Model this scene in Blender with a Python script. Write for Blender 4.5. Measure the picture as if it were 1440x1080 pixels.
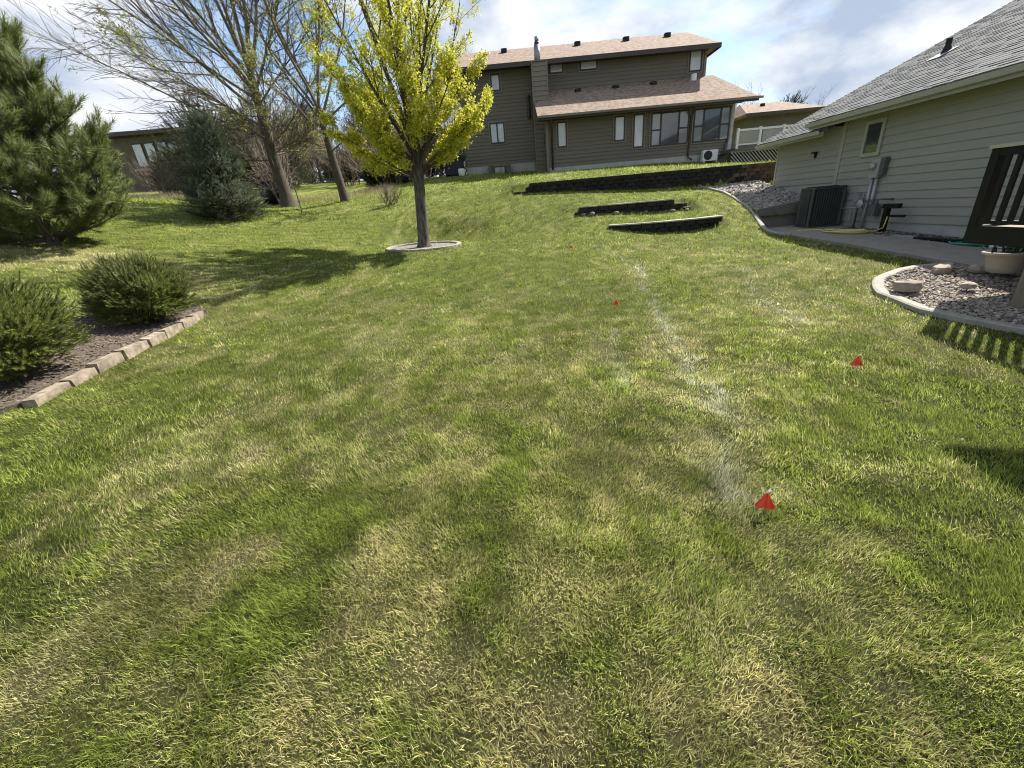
import bpy, math, random
import numpy as np
from mathutils import Vector, Matrix, geometry

random.seed(7); RNG = np.random.default_rng(11)
for o in list(bpy.data.objects): bpy.data.objects.remove(o)
S = bpy.context.scene
COL = S.collection
R = math.radians

# ------------------------------------------------------------------ camera
PITCH, ROLL, YAW = R(23.05), R(-4.96), R(1.6)
cam = bpy.data.cameras.new('camera'); camo = bpy.data.objects.new('camera', cam); COL.objects.link(camo)
fw = Vector((-math.sin(YAW)*math.cos(PITCH), math.cos(YAW)*math.cos(PITCH), -math.sin(PITCH)))
rt = Vector((math.cos(YAW), math.sin(YAW), 0)); up = rt.cross(fw)
rt2 = math.cos(ROLL)*rt + math.sin(ROLL)*up; up2 = -math.sin(ROLL)*rt + math.cos(ROLL)*up
m3 = Matrix((rt2, up2, -fw)).transposed()
camo.matrix_world = Matrix.Translation((0, 0, 1.65)) @ m3.to_4x4()
cam.sensor_width = 36; cam.lens = 36*580/1440; cam.clip_start = 0.05; cam.clip_end = 3000
S.camera = camo

# ------------------------------------------------------------------ sky, sun, exposure
SUN_AZ, SUN_EL = 49.0, 47.0
w = bpy.data.worlds.new('World'); S.world = w; w.use_nodes = True
nt = w.node_tree; nt.nodes.clear()
def N(nt, t, **k):
    n = nt.nodes.new(t)
    for a, v in k.items(): setattr(n, a, v)
    return n
wo = N(nt, 'ShaderNodeOutputWorld'); bg = N(nt, 'ShaderNodeBackground'); bg.inputs[1].default_value = 0.088
sky = N(nt, 'ShaderNodeTexSky', sky_type='NISHITA', sun_disc=False, sun_elevation=R(SUN_EL), sun_rotation=R(SUN_AZ), altitude=500, air_density=1.0, dust_density=0.6, ozone_density=1.5)
tc = N(nt, 'ShaderNodeTexCoord'); sep = N(nt, 'ShaderNodeSeparateXYZ'); nt.links.new(tc.outputs['Generated'], sep.inputs[0])
mp = N(nt, 'ShaderNodeMapping'); mp.inputs['Location'].default_value = (1.7, 0.35, 0.2); mp.inputs['Scale'].default_value = (1, 1, 2.1); nt.links.new(tc.outputs['Generated'], mp.inputs[0])
n1 = N(nt, 'ShaderNodeTexNoise'); n1.inputs['Scale'].default_value = 2.1; n1.inputs['Detail'].default_value = 9; n1.inputs['Roughness'].default_value = 0.52; n1.inputs['Distortion'].default_value = 0.15
n2 = N(nt, 'ShaderNodeTexNoise'); n2.inputs['Scale'].default_value = 4.2; n2.inputs['Detail'].default_value = 8; n2.inputs['Roughness'].default_value = 0.55; n2.inputs['Distortion'].default_value = 0.2
nt.links.new(mp.outputs[0], n1.inputs['Vector'])
mp2 = N(nt, 'ShaderNodeMapping'); mp2.inputs['Location'].default_value = (9.3, 4.1, 2); mp2.inputs['Scale'].default_value = (1, 1, 2.3); nt.links.new(tc.outputs['Generated'], mp2.inputs[0]); nt.links.new(mp2.outputs[0], n2.inputs['Vector'])
r1 = N(nt, 'ShaderNodeValToRGB'); r1.color_ramp.elements[0].position = 0.41; r1.color_ramp.elements[1].position = 0.53
nt.links.new(n1.outputs[0], r1.inputs[0])
r2 = N(nt, 'ShaderNodeValToRGB'); e = r2.color_ramp.elements
e[0].position = 0.40; e[0].color = (2.5, 3.0, 3.85, 1); e[1].position = 0.62; e[1].color = (5.2, 5.3, 5.5, 1)
nt.links.new(n2.outputs[0], r2.inputs[0])
mx = N(nt, 'ShaderNodeMixRGB'); nt.links.new(r1.outputs[0], mx.inputs[0]); nt.links.new(sky.outputs[0], mx.inputs[1]); nt.links.new(r2.outputs[0], mx.inputs[2])
nt.links.new(mx.outputs[0], bg.inputs[0]); nt.links.new(bg.outputs[0], wo.inputs[0])
sl = bpy.data.lights.new('sun', 'SUN'); sl.energy = 5.0; sl.angle = R(0.55); sl.color = (1.0, 0.955, 0.88)
slo = bpy.data.objects.new('sun', sl); COL.objects.link(slo)
sv = Vector((math.sin(R(SUN_AZ))*math.cos(R(SUN_EL)), math.cos(R(SUN_AZ))*math.cos(R(SUN_EL)), math.sin(R(SUN_EL))))
slo.rotation_euler = sv.to_track_quat('Z', 'Y').to_euler(); slo.location = (20, 20, 30)
vs = S.view_settings; vs.view_transform = 'Standard'; vs.look = 'None'; vs.exposure = 1.2; vs.gamma = 1.0; vs.use_curve_mapping = False
S.render.engine = 'CYCLES'; S.cycles.filter_width = 1.1

# ------------------------------------------------------------------ helpers
def link(o, parent=None):
    COL.objects.link(o)
    if parent: o.parent = parent
    return o
def tag(o, label=None, cat=None, group=None, kind=None):
    if label: o['label'] = label
    if cat: o['category'] = cat
    if group: o['group'] = group
    if kind: o['kind'] = kind
    return o
def thing(name, label, cat, loc=(0, 0, 0), rz=0, group=None):
    o = link(bpy.data.objects.new(name, None)); o.empty_display_size = .1
    o.location = loc; o.rotation_euler = (0, 0, rz)
    return tag(o, label, cat, group)
def arr_obj(name, V, Fc, mat, parent=None, smooth=False, col=None):
    """fast mesh object from numpy vertex and face arrays (all faces with the same corner count)"""
    V = np.asarray(V, np.float32); Fc = np.asarray(Fc, np.int32); k = Fc.shape[1]
    me = bpy.data.meshes.new(name); me.vertices.add(len(V)); me.vertices.foreach_set('co', V.ravel())
    me.loops.add(Fc.size); me.loops.foreach_set('vertex_index', Fc.ravel())
    me.polygons.add(len(Fc)); me.polygons.foreach_set('loop_start', np.arange(0, Fc.size, k, dtype=np.int32))
    me.polygons.foreach_set('use_smooth', np.full(len(Fc), smooth, bool))
    me.update(calc_edges=True)
    if col is not None:
        a = me.attributes.new('tint', 'FLOAT_COLOR', 'POINT')
        c = np.ones((len(V), 4), np.float32); c[:, :col.shape[1]] = col; a.data.foreach_set('color', c.ravel())
    if mat: me.materials.append(mat)
    return link(bpy.data.objects.new(name, me), parent)
class MB:
    def __init__(s): s.v = []; s.f = []
    def add(s, vs, fs):
        b = len(s.v); s.v += [tuple(p) for p in vs]; s.f += [tuple(i+b for i in f) for f in fs]; return s
    def box(s, x0, x1, y0, y1, z0, z1, bev=0):
        if bev:
            return s.prism([(x0+bev, y0), (x1-bev, y0), (x1, y0+bev), (x1, y1-bev), (x1-bev, y1), (x0+bev, y1), (x0, y1-bev), (x0, y0+bev)], z0, z1)
        return s.add([(x0, y0, z0), (x1, y0, z0), (x1, y1, z0), (x0, y1, z0), (x0, y0, z1), (x1, y0, z1), (x1, y1, z1), (x0, y1, z1)],
                     [(3, 2, 1, 0), (4, 5, 6, 7), (0, 1, 5, 4), (1, 2, 6, 5), (2, 3, 7, 6), (3, 0, 4, 7)])
    def prism(s, poly, z0, z1):
        n = len(poly)
        return s.add([(x, y, z0) for x, y in poly]+[(x, y, z1) for x, y in poly],
                     [tuple(range(n-1, -1, -1)), tuple(range(n, 2*n))]+[(i, (i+1) % n, n+(i+1) % n, n+i) for i in range(n)])
    def hexa(s, p):   # eight corners: bottom loop then top loop
        return s.add(p, [(3, 2, 1, 0), (4, 5, 6, 7), (0, 1, 5, 4), (1, 2, 6, 5), (2, 3, 7, 6), (3, 0, 4, 7)])
    def tube(s, pts, rad, n=8, cap=True):
        pts = [Vector(p) for p in pts]; k = len(pts)
        if not hasattr(rad, '__len__'): rad = [rad]*k
        b = len(s.v); ref = None
        for i, p in enumerate(pts):
            d = (pts[min(i+1, k-1)]-pts[max(i-1, 0)]).normalized()
            if ref is None: ref = d.orthogonal().normalized()
            ref = (ref-d*ref.dot(d)); ref = ref.normalized() if ref.length > 1e-6 else d.orthogonal().normalized()
            q = d.cross(ref)
            for j in range(n):
                a = 2*math.pi*j/n; s.v.append(tuple(p+(ref*math.cos(a)+q*math.sin(a))*rad[i]))
        for i in range(k-1):
            for j in range(n): s.f.append((b+i*n+j, b+i*n+(j+1) % n, b+(i+1)*n+(j+1) % n, b+(i+1)*n+j))
        if cap: s.f.append(tuple(b+j for j in range(n-1, -1, -1))); s.f.append(tuple(b+(k-1)*n+j for j in range(n)))
        return s
    def lathe(s, prof, cx=0, cy=0, n=24):
        b = len(s.v)
        for r_, z in prof:
            for j in range(n): a = 2*math.pi*j/n; s.v.append((cx+r_*math.cos(a), cy+r_*math.sin(a), z))
        for i in range(len(prof)-1):
            for j in range(n): s.f.append((b+i*n+j, b+i*n+(j+1) % n, b+(i+1)*n+(j+1) % n, b+(i+1)*n+j))
        s.f.append(tuple(b+j for j in range(n-1, -1, -1))); s.f.append(tuple(b+(len(prof)-1)*n+j for j in range(n)))
        return s
    def mesh(s, name, mat, smooth=False):
        me = bpy.data.meshes.new(name); me.from_pydata(s.v, [], s.f)
        if smooth: me.polygons.foreach_set('use_smooth', [True]*len(me.polygons))
        me.materials.append(mat); me.update(); return me
    def build(s, name, mat, parent=None, smooth=False):
        return link(bpy.data.objects.new(name, s.mesh(name, mat, smooth)), parent)
def box(name, b, mat, parent=None, bev=0): return MB().box(*b, bev=bev).build(name, mat, parent)
def copy_tree(o, parent=None):
    c = o.copy(); COL.objects.link(c); c.parent = parent
    for ch in list(o.children): copy_tree(ch, c)
    return c

# ------------------------------------------------------------------ materials
def mat(name, c1, c2=None, rough=.7, scale=8, detail=5, contrast=(.3, .7), bump=0, bscale=None, spec=.5, metal=0, stretch=(1, 1, 1), coat=0):
    m = bpy.data.materials.new(name); m.use_nodes = True; t = m.node_tree; b = t.nodes['Principled BSDF']
    b.inputs['Roughness'].default_value = rough; b.inputs['Specular IOR Level'].default_value = spec; b.inputs['Metallic'].default_value = metal
    if coat: b.inputs['Coat Weight'].default_value = coat; b.inputs['Coat Roughness'].default_value = .03
    b.inputs['Base Color'].default_value = (*c1, 1)
    if c2 or bump:
        g = N(t, 'ShaderNodeNewGeometry'); mpp = N(t, 'ShaderNodeMapping'); mpp.inputs['Scale'].default_value = stretch
        t.links.new(g.outputs['Position'], mpp.inputs[0])
        no = N(t, 'ShaderNodeTexNoise'); no.inputs['Scale'].default_value = scale; no.inputs['Detail'].default_value = detail; no.inputs['Roughness'].default_value = .62
        t.links.new(mpp.outputs[0], no.inputs['Vector'])
        if c2:
            r = N(t, 'ShaderNodeValToRGB'); r.color_ramp.elements[0].position, r.color_ramp.elements[1].position = contrast
            r.color_ramp.elements[0].color = (*c1, 1); r.color_ramp.elements[1].color = (*c2, 1)
            t.links.new(no.outputs[0], r.inputs[0]); t.links.new(r.outputs[0], b.inputs['Base Color'])
        if bump:
            n2 = N(t, 'ShaderNodeTexNoise'); n2.inputs['Scale'].default_value = bscale or scale*3; n2.inputs['Detail'].default_value = 6
            t.links.new(mpp.outputs[0], n2.inputs['Vector'])
            bp = N(t, 'ShaderNodeBump'); bp.inputs['Strength'].default_value = bump; bp.inputs['Distance'].default_value = .02
            t.links.new(n2.outputs[0], bp.inputs['Height']); t.links.new(bp.outputs[0], b.inputs['Normal'])
    return m
def island_mat(name, cols, rough=.6, trans=0., spec=.3, noise=None, objrand=False):
    """colour picked per loose piece (leaf, needle, stone) or per object; optional translucency for leaves"""
    m = bpy.data.materials.new(name); m.use_nodes = True; t = m.node_tree; b = t.nodes['Principled BSDF']
    b.inputs['Roughness'].default_value = rough; b.inputs['Specular IOR Level'].default_value = spec
    r = N(t, 'ShaderNodeValToRGB'); el = r.color_ramp.elements
    while len(el) < len(cols): el.new(.5)
    for i, c in enumerate(cols): el[i].position = i/(len(cols)-1); el[i].color = (*c, 1)
    if objrand: src = N(t, 'ShaderNodeObjectInfo').outputs['Random']
    else: src = N(t, 'ShaderNodeNewGeometry').outputs['Random Per Island']
    t.links.new(src, r.inputs[0]); out = r.outputs[0]
    if noise:
        g = N(t, 'ShaderNodeNewGeometry'); no = N(t, 'ShaderNodeTexNoise'); no.inputs['Scale'].default_value = noise[0]; no.inputs['Detail'].default_value = 5
        t.links.new(g.outputs['Position'], no.inputs['Vector'])
        mr = N(t, 'ShaderNodeMapRange'); mr.inputs[1].default_value = .3; mr.inputs[2].default_value = .7; mr.inputs[3].default_value = noise[1]; mr.inputs[4].default_value = noise[2]
        t.links.new(no.outputs[0], mr.inputs[0])
        vm = N(t, 'ShaderNodeVectorMath', operation='SCALE'); t.links.new(out, vm.inputs[0]); t.links.new(mr.outputs[0], vm.inputs['Scale']); out = vm.outputs[0]
    t.links.new(out, b.inputs['Base Color'])
    if trans:
        tr = N(t, 'ShaderNodeBsdfTranslucent'); t.links.new(out, tr.inputs[0])
        ms = N(t, 'ShaderNodeMixShader'); ms.inputs[0].default_value = trans
        t.links.new(b.outputs[0], ms.inputs[1]); t.links.new(tr.outputs[0], ms.inputs[2]); t.links.new(ms.outputs[0], t.nodes['Material Output'].inputs[0])
    return m
def tint_mat(name, rough, trans, mott, bump=0):
    m = bpy.data.materials.new(name); m.use_nodes = True; t = m.node_tree; b = t.nodes['Principled BSDF']
    b.inputs['Roughness'].default_value = rough; b.inputs['Specular IOR Level'].default_value = .12
    a = N(t, 'ShaderNodeAttribute', attribute_name='tint'); out = a.outputs['Color']
    if mott:
        g = N(t, 'ShaderNodeNewGeometry'); no = N(t, 'ShaderNodeTexNoise'); no.inputs['Scale'].default_value = 45; no.inputs['Detail'].default_value = 9; no.inputs['Roughness'].default_value = .8
        t.links.new(g.outputs['Position'], no.inputs['Vector'])
        mr = N(t, 'ShaderNodeMapRange'); mr.inputs[1].default_value = .3; mr.inputs[2].default_value = .7; mr.inputs[3].default_value = mott[0]; mr.inputs[4].default_value = mott[1]
        t.links.new(no.outputs[0], mr.inputs[0])
        vm = N(t, 'ShaderNodeVectorMath', operation='SCALE'); t.links.new(out, vm.inputs[0]); t.links.new(mr.outputs[0], vm.inputs['Scale']); out = vm.outputs[0]
        if bump:
            bp = N(t, 'ShaderNodeBump'); bp.inputs['Strength'].default_value = bump; bp.inputs['Distance'].default_value = .04
            t.links.new(no.outputs[0], bp.inputs['Height']); t.links.new(bp.outputs[0], b.inputs['Normal'])
    t.links.new(out, b.inputs['Base Color'])
    if trans:
        tr = N(t, 'ShaderNodeBsdfTranslucent'); t.links.new(out, tr.inputs[0])
        ms = N(t, 'ShaderNodeMixShader'); ms.inputs[0].default_value = trans
        t.links.new(b.outputs[0], ms.inputs[1]); t.links.new(tr.outputs[0], ms.inputs[2]); t.links.new(ms.outputs[0], t.nodes['Material Output'].inputs[0])
    return m
M = {}
M['lawn'] = tint_mat('lawn_soil', .95, 0, (.3, 1.35), 1.0)
M['blade'] = tint_mat('grass_blade', .6, .42, None)
M['siding'] = mat('siding_beige', (.275, .27, .232), (.31, .302, .26), .75, 1.2, 6, bump=.06, bscale=30, stretch=(1, .15, 1))
M['trim'] = mat('trim_beige', (.33, .32, .26), (.37, .36, .29), .7, 3)
M['gutter'] = mat('gutter_grey', (.33, .33, .29), (.39, .38, .33), .45, 4, spec=.5)
M['soffit'] = mat('soffit', (.25, .245, .2), (.28, .27, .22), .8, 4)
M['concrete'] = mat('concrete', (.19, .172, .145), (.27, .248, .21), .9, 5, 8, bump=.25, bscale=60)
M['kerbconc'] = mat('edging_concrete', (.22, .205, .17), (.36, .335, .28), .9, 9, 8, bump=.3, bscale=70)
M['found'] = mat('foundation_concrete', (.30, .29, .27), (.42, .41, .38), .9, 3, 8, bump=.2, bscale=40)
M['shingle'] = island_mat('shingle_grey', [(.062, .067, .068), (.088, .094, .095), (.112, .118, .116), (.076, .081, .082)], .9, noise=(60, .8, 1.2))
M['roofdeck'] = mat('roof_underlay', (.07, .07, .072), None, .9)
M['tan'] = mat('siding_tan', (.118, .102, .077), (.145, .126, .096), .75, 1.0, 6, bump=.05, bscale=20, stretch=(.2, 1, 1))
M['tantrim'] = mat('trim_tan', (.15, .13, .10), (.18, .157, .12), .7, 2)
M['browntrim'] = mat('fascia_dark_brown', (.035, .026, .02), (.05, .038, .03), .6, 3)
M['roof2'] = mat('shingle_brown', (.14, .09, .062), (.29, .212, .155), .95, 5.5, 9, (.36, .62), bump=.5, bscale=18)
M['steel'] = mat('flue_steel', (.20, .205, .22), (.30, .30, .32), .4, 6, metal=.8)
M['dframe'] = mat('window_frame_dark', (.025, .018, .014), None, .5)
M['palepane'] = mat('pane_blind_reflection', (.40, .42, .44), (.52, .54, .57), .12, 1.5, 3, coat=.6)  # base colour carries both the blinds and the pale sky reflection
M['glass'] = mat('pane_dark', (.03, .035, .04), (.06, .07, .075), .06, 1.2, 2, spec=.8, coat=1)
M['glassmid'] = mat('pane_grey', (.14, .15, .155), (.22, .23, .235), .08, 1.2, 2, spec=.7, coat=1)
M['black'] = mat('black_paint', (.004, .004, .004), (.008, .008, .0075), .55, 12, spec=.3)
M['acmetal'] = mat('grey_green_enamel', (.035, .039, .036), (.048, .052, .047), .5, 6)
M['acdark'] = mat('condenser_core', (.012, .013, .013), None, .7)
M['galv'] = mat('galvanised_grey', (.30, .31, .31), (.40, .41, .41), .45, 10, metal=.25)
M['pipe'] = mat('pipe_dark_grey', (.07, .07, .068), (.11, .11, .105), .5, 14)
M['yellow'] = mat('hose_yellow', (.55, .46, .12), (.64, .55, .18), .45, 20)
M['teal'] = mat('hose_teal', (.02, .22, .17), (.04, .30, .23), .4, 20)
M['pot'] = mat('pot_clay', (.34, .29, .235), (.44, .39, .32), .85, 6, 6, bump=.1)
M['soil'] = mat('soil', (.045, .034, .024), (.09, .07, .05), .98, 14, 8, bump=.8, bscale=40)
M['mulch'] = mat('mulch', (.045, .033, .023), (.12, .092, .066), .98, 26, 8, bump=1, bscale=60)
M['timber'] = mat('weathered_post', (.16, .135, .085), (.22, .19, .125), .85, 5, 6, bump=.2, stretch=(4, 4, .6))
M['cap'] = mat('rail_cap', (.36, .33, .25), (.42, .39, .3), .6, 5)
M['block'] = island_mat('dark_block', [(.014, .013, .012), (.026, .023, .020), (.019, .017, .016), (.036, .031, .026)], .95, noise=(30, .6, 1.35), objrand=True)
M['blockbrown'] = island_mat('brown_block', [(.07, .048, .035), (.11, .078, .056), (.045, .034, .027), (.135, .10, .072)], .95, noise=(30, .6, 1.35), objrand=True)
M['edgestone'] = island_mat('edging_stone', [(.22, .18, .13), (.29, .24, .175), (.25, .205, .15)], .92, noise=(11, .45, 1.25), objrand=True)
M['gravel'] = island_mat('gravel_stones', [(.17, .14, .11), (.32, .275, .22), (.11, .085, .065), (.44, .385, .315), (.22, .18, .14)], .85)
M['cobble'] = island_mat('river_rock', [(.22, .20, .175), (.38, .35, .305), (.14, .12, .105), (.48, .44, .385)], .85)
M['rock'] = mat('boulder', (.20, .16, .12), (.38, .32, .25), .9, 7, 8, bump=.6, bscale=25)
M['red'] = mat('flag_vinyl', (.72, .045, .018), None, .5)
M['wire'] = mat('steel_wire', (.3, .3, .3), None, .4, metal=.8)
M['white'] = mat('white_plastic', (.62, .62, .60), (.72, .72, .70), .5, 6)
M['offwhite'] = mat('rail_white', (.55, .56, .56), (.66, .67, .67), .5, 6)
M['lattice'] = mat('lattice_grey', (.30, .31, .31), (.4, .41, .41), .7, 6)
M['bark'] = mat('bark_grey', (.030, .025, .02), (.15, .13, .11), .95, 5, 8, (.38, .66), bump=1.0, bscale=16, stretch=(4, 4, .7))
M['barkdark'] = mat('bark_dark', (.05, .038, .03), (.105, .085, .068), .95, 9, 8, bump=.6, bscale=26, stretch=(3, 3, .6))
M['barkold'] = mat('bark_brown', (.04, .030, .022), (.11, .088, .066), .95, 6, 8, bump=1, bscale=18, stretch=(3, 3, .4))
M['twig'] = mat('twigs_brown', (.085, .066, .052), (.17, .135, .108), .9, 2, 4)
M['twigred'] = mat('twigs_reddish', (.15, .105, .085), (.24, .18, .15), .9, 2, 4)
M['maple'] = island_mat('maple_leaf', [(.40, .42, .03), (.58, .58, .06), (.50, .46, .03), (.68, .66, .15), (.32, .36, .03)], .5, .5)
M['budleaf'] = island_mat('young_leaf', [(.28, .29, .06), (.40, .38, .10), (.33, .36, .09)], .5, .4)
M['pine'] = island_mat('pine_needles', [(.075, .10, .026), (.135, .17, .045), (.21, .24, .075), (.10, .135, .036)], .5, .3)
M['spruce'] = island_mat('spruce_needles', [(.085, .115, .06), (.13, .165, .092), (.065, .09, .045), (.18, .215, .13)], .5, .1)
M['mugo'] = island_mat('shrub_needles', [(.065, .085, .017), (.12, .145, .028), (.19, .21, .05), (.09, .11, .02)], .5, .15)
M['juniper'] = island_mat('juniper_foliage', [(.045, .055, .025), (.075, .085, .04), (.10, .10, .05), (.055, .06, .03)], .6, .1)
M['darkfir'] = island_mat('far_evergreen', [(.025, .037, .02), (.045, .06, .03), (.06, .075, .04)], .6, .1)
M['drygrass'] = island_mat('dry_grass', [(.36, .30, .17), (.46, .39, .24), (.30, .26, .13)], .7, .3)
M['wood2'] = mat('dark_cedar', (.085, .068, .055), (.13, .105, .085), .85, 2, 6)
M['brickpale'] = mat('pale_brick', (.26, .22, .17), (.36, .31, .25), .9, 4, 6)

# ------------------------------------------------------------------ terrain heights
CP = np.array([
 (1.26,1.77,0),(3.2,3.68,-.04),(1.58,6.5,.06),(1.49,11,.54),(-2.74,13.5,.76),(-3.87,13.5,.83),(-1.59,13.5,.71),(-2.7,12.2,.68),(-4.6,10.8,.66),(-2.6,10.8,.57),(-.6,11,.52),(0,0,0),(-1.9,.8,0),(1.4,.7,0),(0,3.5,.0),(-2.5,3,.05),(-3,6.5,.12),(0,7,.1),
 (2.84,12.6,.88),(4.24,12.3,.67),(5.28,12.4,.68),(6.2,12.5,.70),(1.96,14.4,1.27),(3.71,14.2,1.24),(5.88,14.4,1.17),
 (.2,16.9,2.12),(1.21,16.9,2.09),(4.92,16.9,1.90),(7.57,16.9,1.79),(10,17,1.7),
 (7.13,16.6,1.76),(7.6,16,1.54),(7.47,13.9,1.03),(7.15,12.8,.74),(7,12.3,.60),(6.9,11.7,.49),(7.18,11.2,.41),(7.2,9.2,.32),(7.05,6.9,.23),(5.6,6.4,.1),(5.26,5.4,.02),(5.6,4.43,-.08),(4.65,3.54,-.12),(5.7,2.5,-.14),(3.1,2.5,-.07),(13,21.3,2.1),(11.3,20,1.95),(11.6,21.6,2.15),(13,18.6,1.9),
 (-9.98,16,2.08),(-12.97,16,2.72),(-10.92,10.5,1.69),(-10.4,9,1.47),(-9.69,20,2.5),(-7.22,20,2.53),(-4.9,3.7,.2),(-5.04,4.3,.22),(-5.23,5.7,.27),(-5.61,7.4,.33),(-6.6,5,.5),(-7,7,.62),
 (-13.1,30,4.15),(-5.24,22,3.03),(-2.49,22,3.03),(-4.85,18,2.11),(-29.5,38,5.2),(-20.2,26,4.0),(-7.26,24.5,3.1),(-2.8,25,3.5),(-.5,25.4,3.45),(2,23,3.1),(8.9,23,3.04),(10.2,22.7,2.9),
 (0,40,4.3),(20,40,4),(30,20,2.5),(18,5,.6),(9.3,1,.0),(0,-8,-.2),(-8,-5,.3),(-14,3,1.6),(-20,12,3),(-30,0,3),(10,-8,0),(40,-10,.5),(-60,60,7),(0,90,6),(60,60,5),(-70,0,5),(70,0,2),(0,-60,-1),(-60,-60,2),(60,-60,0)], float)
_k = len(CP)
def _tps(r2): return np.where(r2 > 1e-12, .5*r2*np.log(np.maximum(r2, 1e-12)), 0)
_d2 = ((CP[:, None, :2]-CP[None, :, :2])**2).sum(-1)
_A = np.zeros((_k+3, _k+3)); _A[:_k, :_k] = _tps(_d2)+np.eye(_k)*.6; _A[:_k, _k] = 1; _A[:_k, _k+1:] = CP[:, :2]; _A[_k:, :_k] = _A[:_k, _k:].T
_W = np.linalg.solve(_A, np.concatenate([CP[:, 2], np.zeros(3)]))
def base_h(x, y):
    x = np.asarray(x, float); y = np.asarray(y, float); sh = x.shape; x = x.ravel(); y = y.ravel(); out = np.empty(len(x))
    for i in range(0, len(x), 60000):
        a, b = x[i:i+60000], y[i:i+60000]
        out[i:i+60000] = _tps((a[:, None]-CP[:, 0])**2+(b[:, None]-CP[:, 1])**2)@_W[:_k]+_W[_k]+_W[_k+1]*a+_W[_k+2]*b
    return out.reshape(sh)
def sst(a, b, x): t = np.clip((x-a)/(b-a), 0, 1); return t*t*(3-2*t)
#  name: (xs, ys, top, falloff behind, taper left, taper right)
WALLS = {
 'upper': (np.array([.2, 2, 5, 7.6, 10.8]), np.array([17.0, 17.0, 17.0, 17.02, 17.2]), 2.43, 5.6, .55, .3),
 'middle': (np.array([1.96, 2.8, 3.7, 4.8, 5.9]), np.array([14.55, 14.38, 14.3, 14.33, 14.5]), 1.475, 1.9, .5, .6),
 'lower': (np.array([2.84, 3.5, 4.24, 5.28, 6.09]), np.array([12.78, 12.5, 12.4, 12.5, 12.8]), .94, 1.6, .4, .5)}
RING = (-2.72, 13.5, 1.13)
def height(x, y):
    x = np.asarray(x, float); y = np.asarray(y, float); z = base_h(x, y)
    for xs, ys, top, fo, tl, tr in WALLS.values():
        yw = np.interp(x, xs, ys); d = y-yw
        ok = (d > -1.2) & (d < fo) & (x > xs[0]-tl) & (x < xs[-1]+tr)
        if not ok.any(): continue
        xo, do, ywo = x[ok], d[ok], yw[ok]
        h = np.maximum(0, top-.015-base_h(xo, ywo))
        ins = (xo >= xs[0]) & (xo <= xs[-1])
        front = np.where(ins, (do > 0).astype(float), sst(-.7, .1, do))
        tap = sst(xs[0]-tl, xs[0]+.25, xo)*(1-sst(xs[-1]-.05, xs[-1]+tr, xo))
        z[ok] += h*tap*front*(1-sst(0, fo, do))
    rr = np.hypot(x-RING[0], y-RING[1]); wl = 1-sst(1.25, 2.7, rr)   # the maple stands on a levelled spot
    return z*(1-wl)+wl*(.75+.025*(y-RING[1])-.02*(x-RING[0]))
def hz(x, y): return float(height(np.array([x]), np.array([y]))[0])

# value noise in numpy
_T = RNG.random((256, 256))
def vnoise(x, y, s):
    x = x*s+37.3; y = y*s+91.7; xi = np.floor(x).astype(int); yi = np.floor(y).astype(int); fx = x-xi; fy = y-yi
    fx = fx*fx*(3-2*fx); fy = fy*fy*(3-2*fy); g = lambda a, b: _T[a & 255, b & 255]
    return (g(xi, yi)*(1-fx)+g(xi+1, yi)*fx)*(1-fy)+(g(xi, yi+1)*(1-fx)+g(xi+1, yi+1)*fx)*fy
def fbm(x, y, s, o=4): return sum(vnoise(x+17*i, y-9*i, s*2**i)*.5**i for i in range(o))/sum(.5**i for i in range(o))
def inpoly(px, py, poly):
    c = np.zeros(px.shape, bool); n = len(poly); j = n-1
    for i in range(n):
        xi, yi = poly[i]; xj, yj = poly[j]
        c ^= ((yi > py) != (yj > py)) & (px < (xj-xi)*(py-yi)/((yj-yi) or 1e-9)+xi); j = i
    return c
def segdist(px, py, line):
    d = np.full(px.shape, 1e9); tt = np.zeros(px.shape)
    for i, ((ax, ay), (bx, by)) in enumerate(zip(line[:-1], line[1:])):
        vx, vy = bx-ax, by-ay; t = np.clip(((px-ax)*vx+(py-ay)*vy)/(vx*vx+vy*vy), 0, 1)
        q = np.hypot(px-ax-t*vx, py-ay-t*vy); m = q < d; d[m] = q[m]; tt[m] = i+t[m]
    return d, tt

def relief(x, y): return .024*(fbm(x, y, 1.1, 2)-.5)*(np.hypot(x, y) < 40)
# areas that are not lawn
KERB = [(7.10,16.85),(7.35,16.45),(7.6,16.0),(7.62,15.3),(7.55,14.6),(7.47,13.9),(7.32,13.3),(7.17,12.8),(7.02,12.3),(6.92,11.95),(6.94,11.7),(7.03,11.45),(7.2,11.28)]
GK = [(7.05,6.86),(6.62,6.95),(6.3,6.9),(6.03,6.78),(5.78,6.64),(5.59,6.44),(5.42,6.2),(5.3,5.98),(5.28,5.69),(5.25,5.45),(5.24,5.23),(5.33,5.0),(5.43,4.78),(5.63,4.43),(5.75,3.6),(5.8,2.0),(5.8,0),(5.8,-3)]
P_PATH = [(7.2,11.28),(7.03,11.45),(6.94,11.7),(6.92,11.95),(7.02,12.3),(7.17,12.8),(7.32,13.25),(9.3,13.25),(9.3,11.9),(8.55,11.6),(8.5,8.6),(8.5,6.3),(7.05,6.3),(7.05,6.86),(7.2,9.2)]
P_STRIP = [(8.55,11.6),(9.3,11.9),(9.3,6.3),(8.5,6.3),(8.5,8.6)]
P_GRAVEL = GK+[(9.3,-3),(9.3,6.3),(7.05,6.3)]
P_ROCK = KERB[:7]+[(9.3,13.3),(9.3,17.0),(7.10,16.95)]
P_HOUSE = [(9.25,-6),(30,-6),(30,16.5),(9.25,16.0)]
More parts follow.
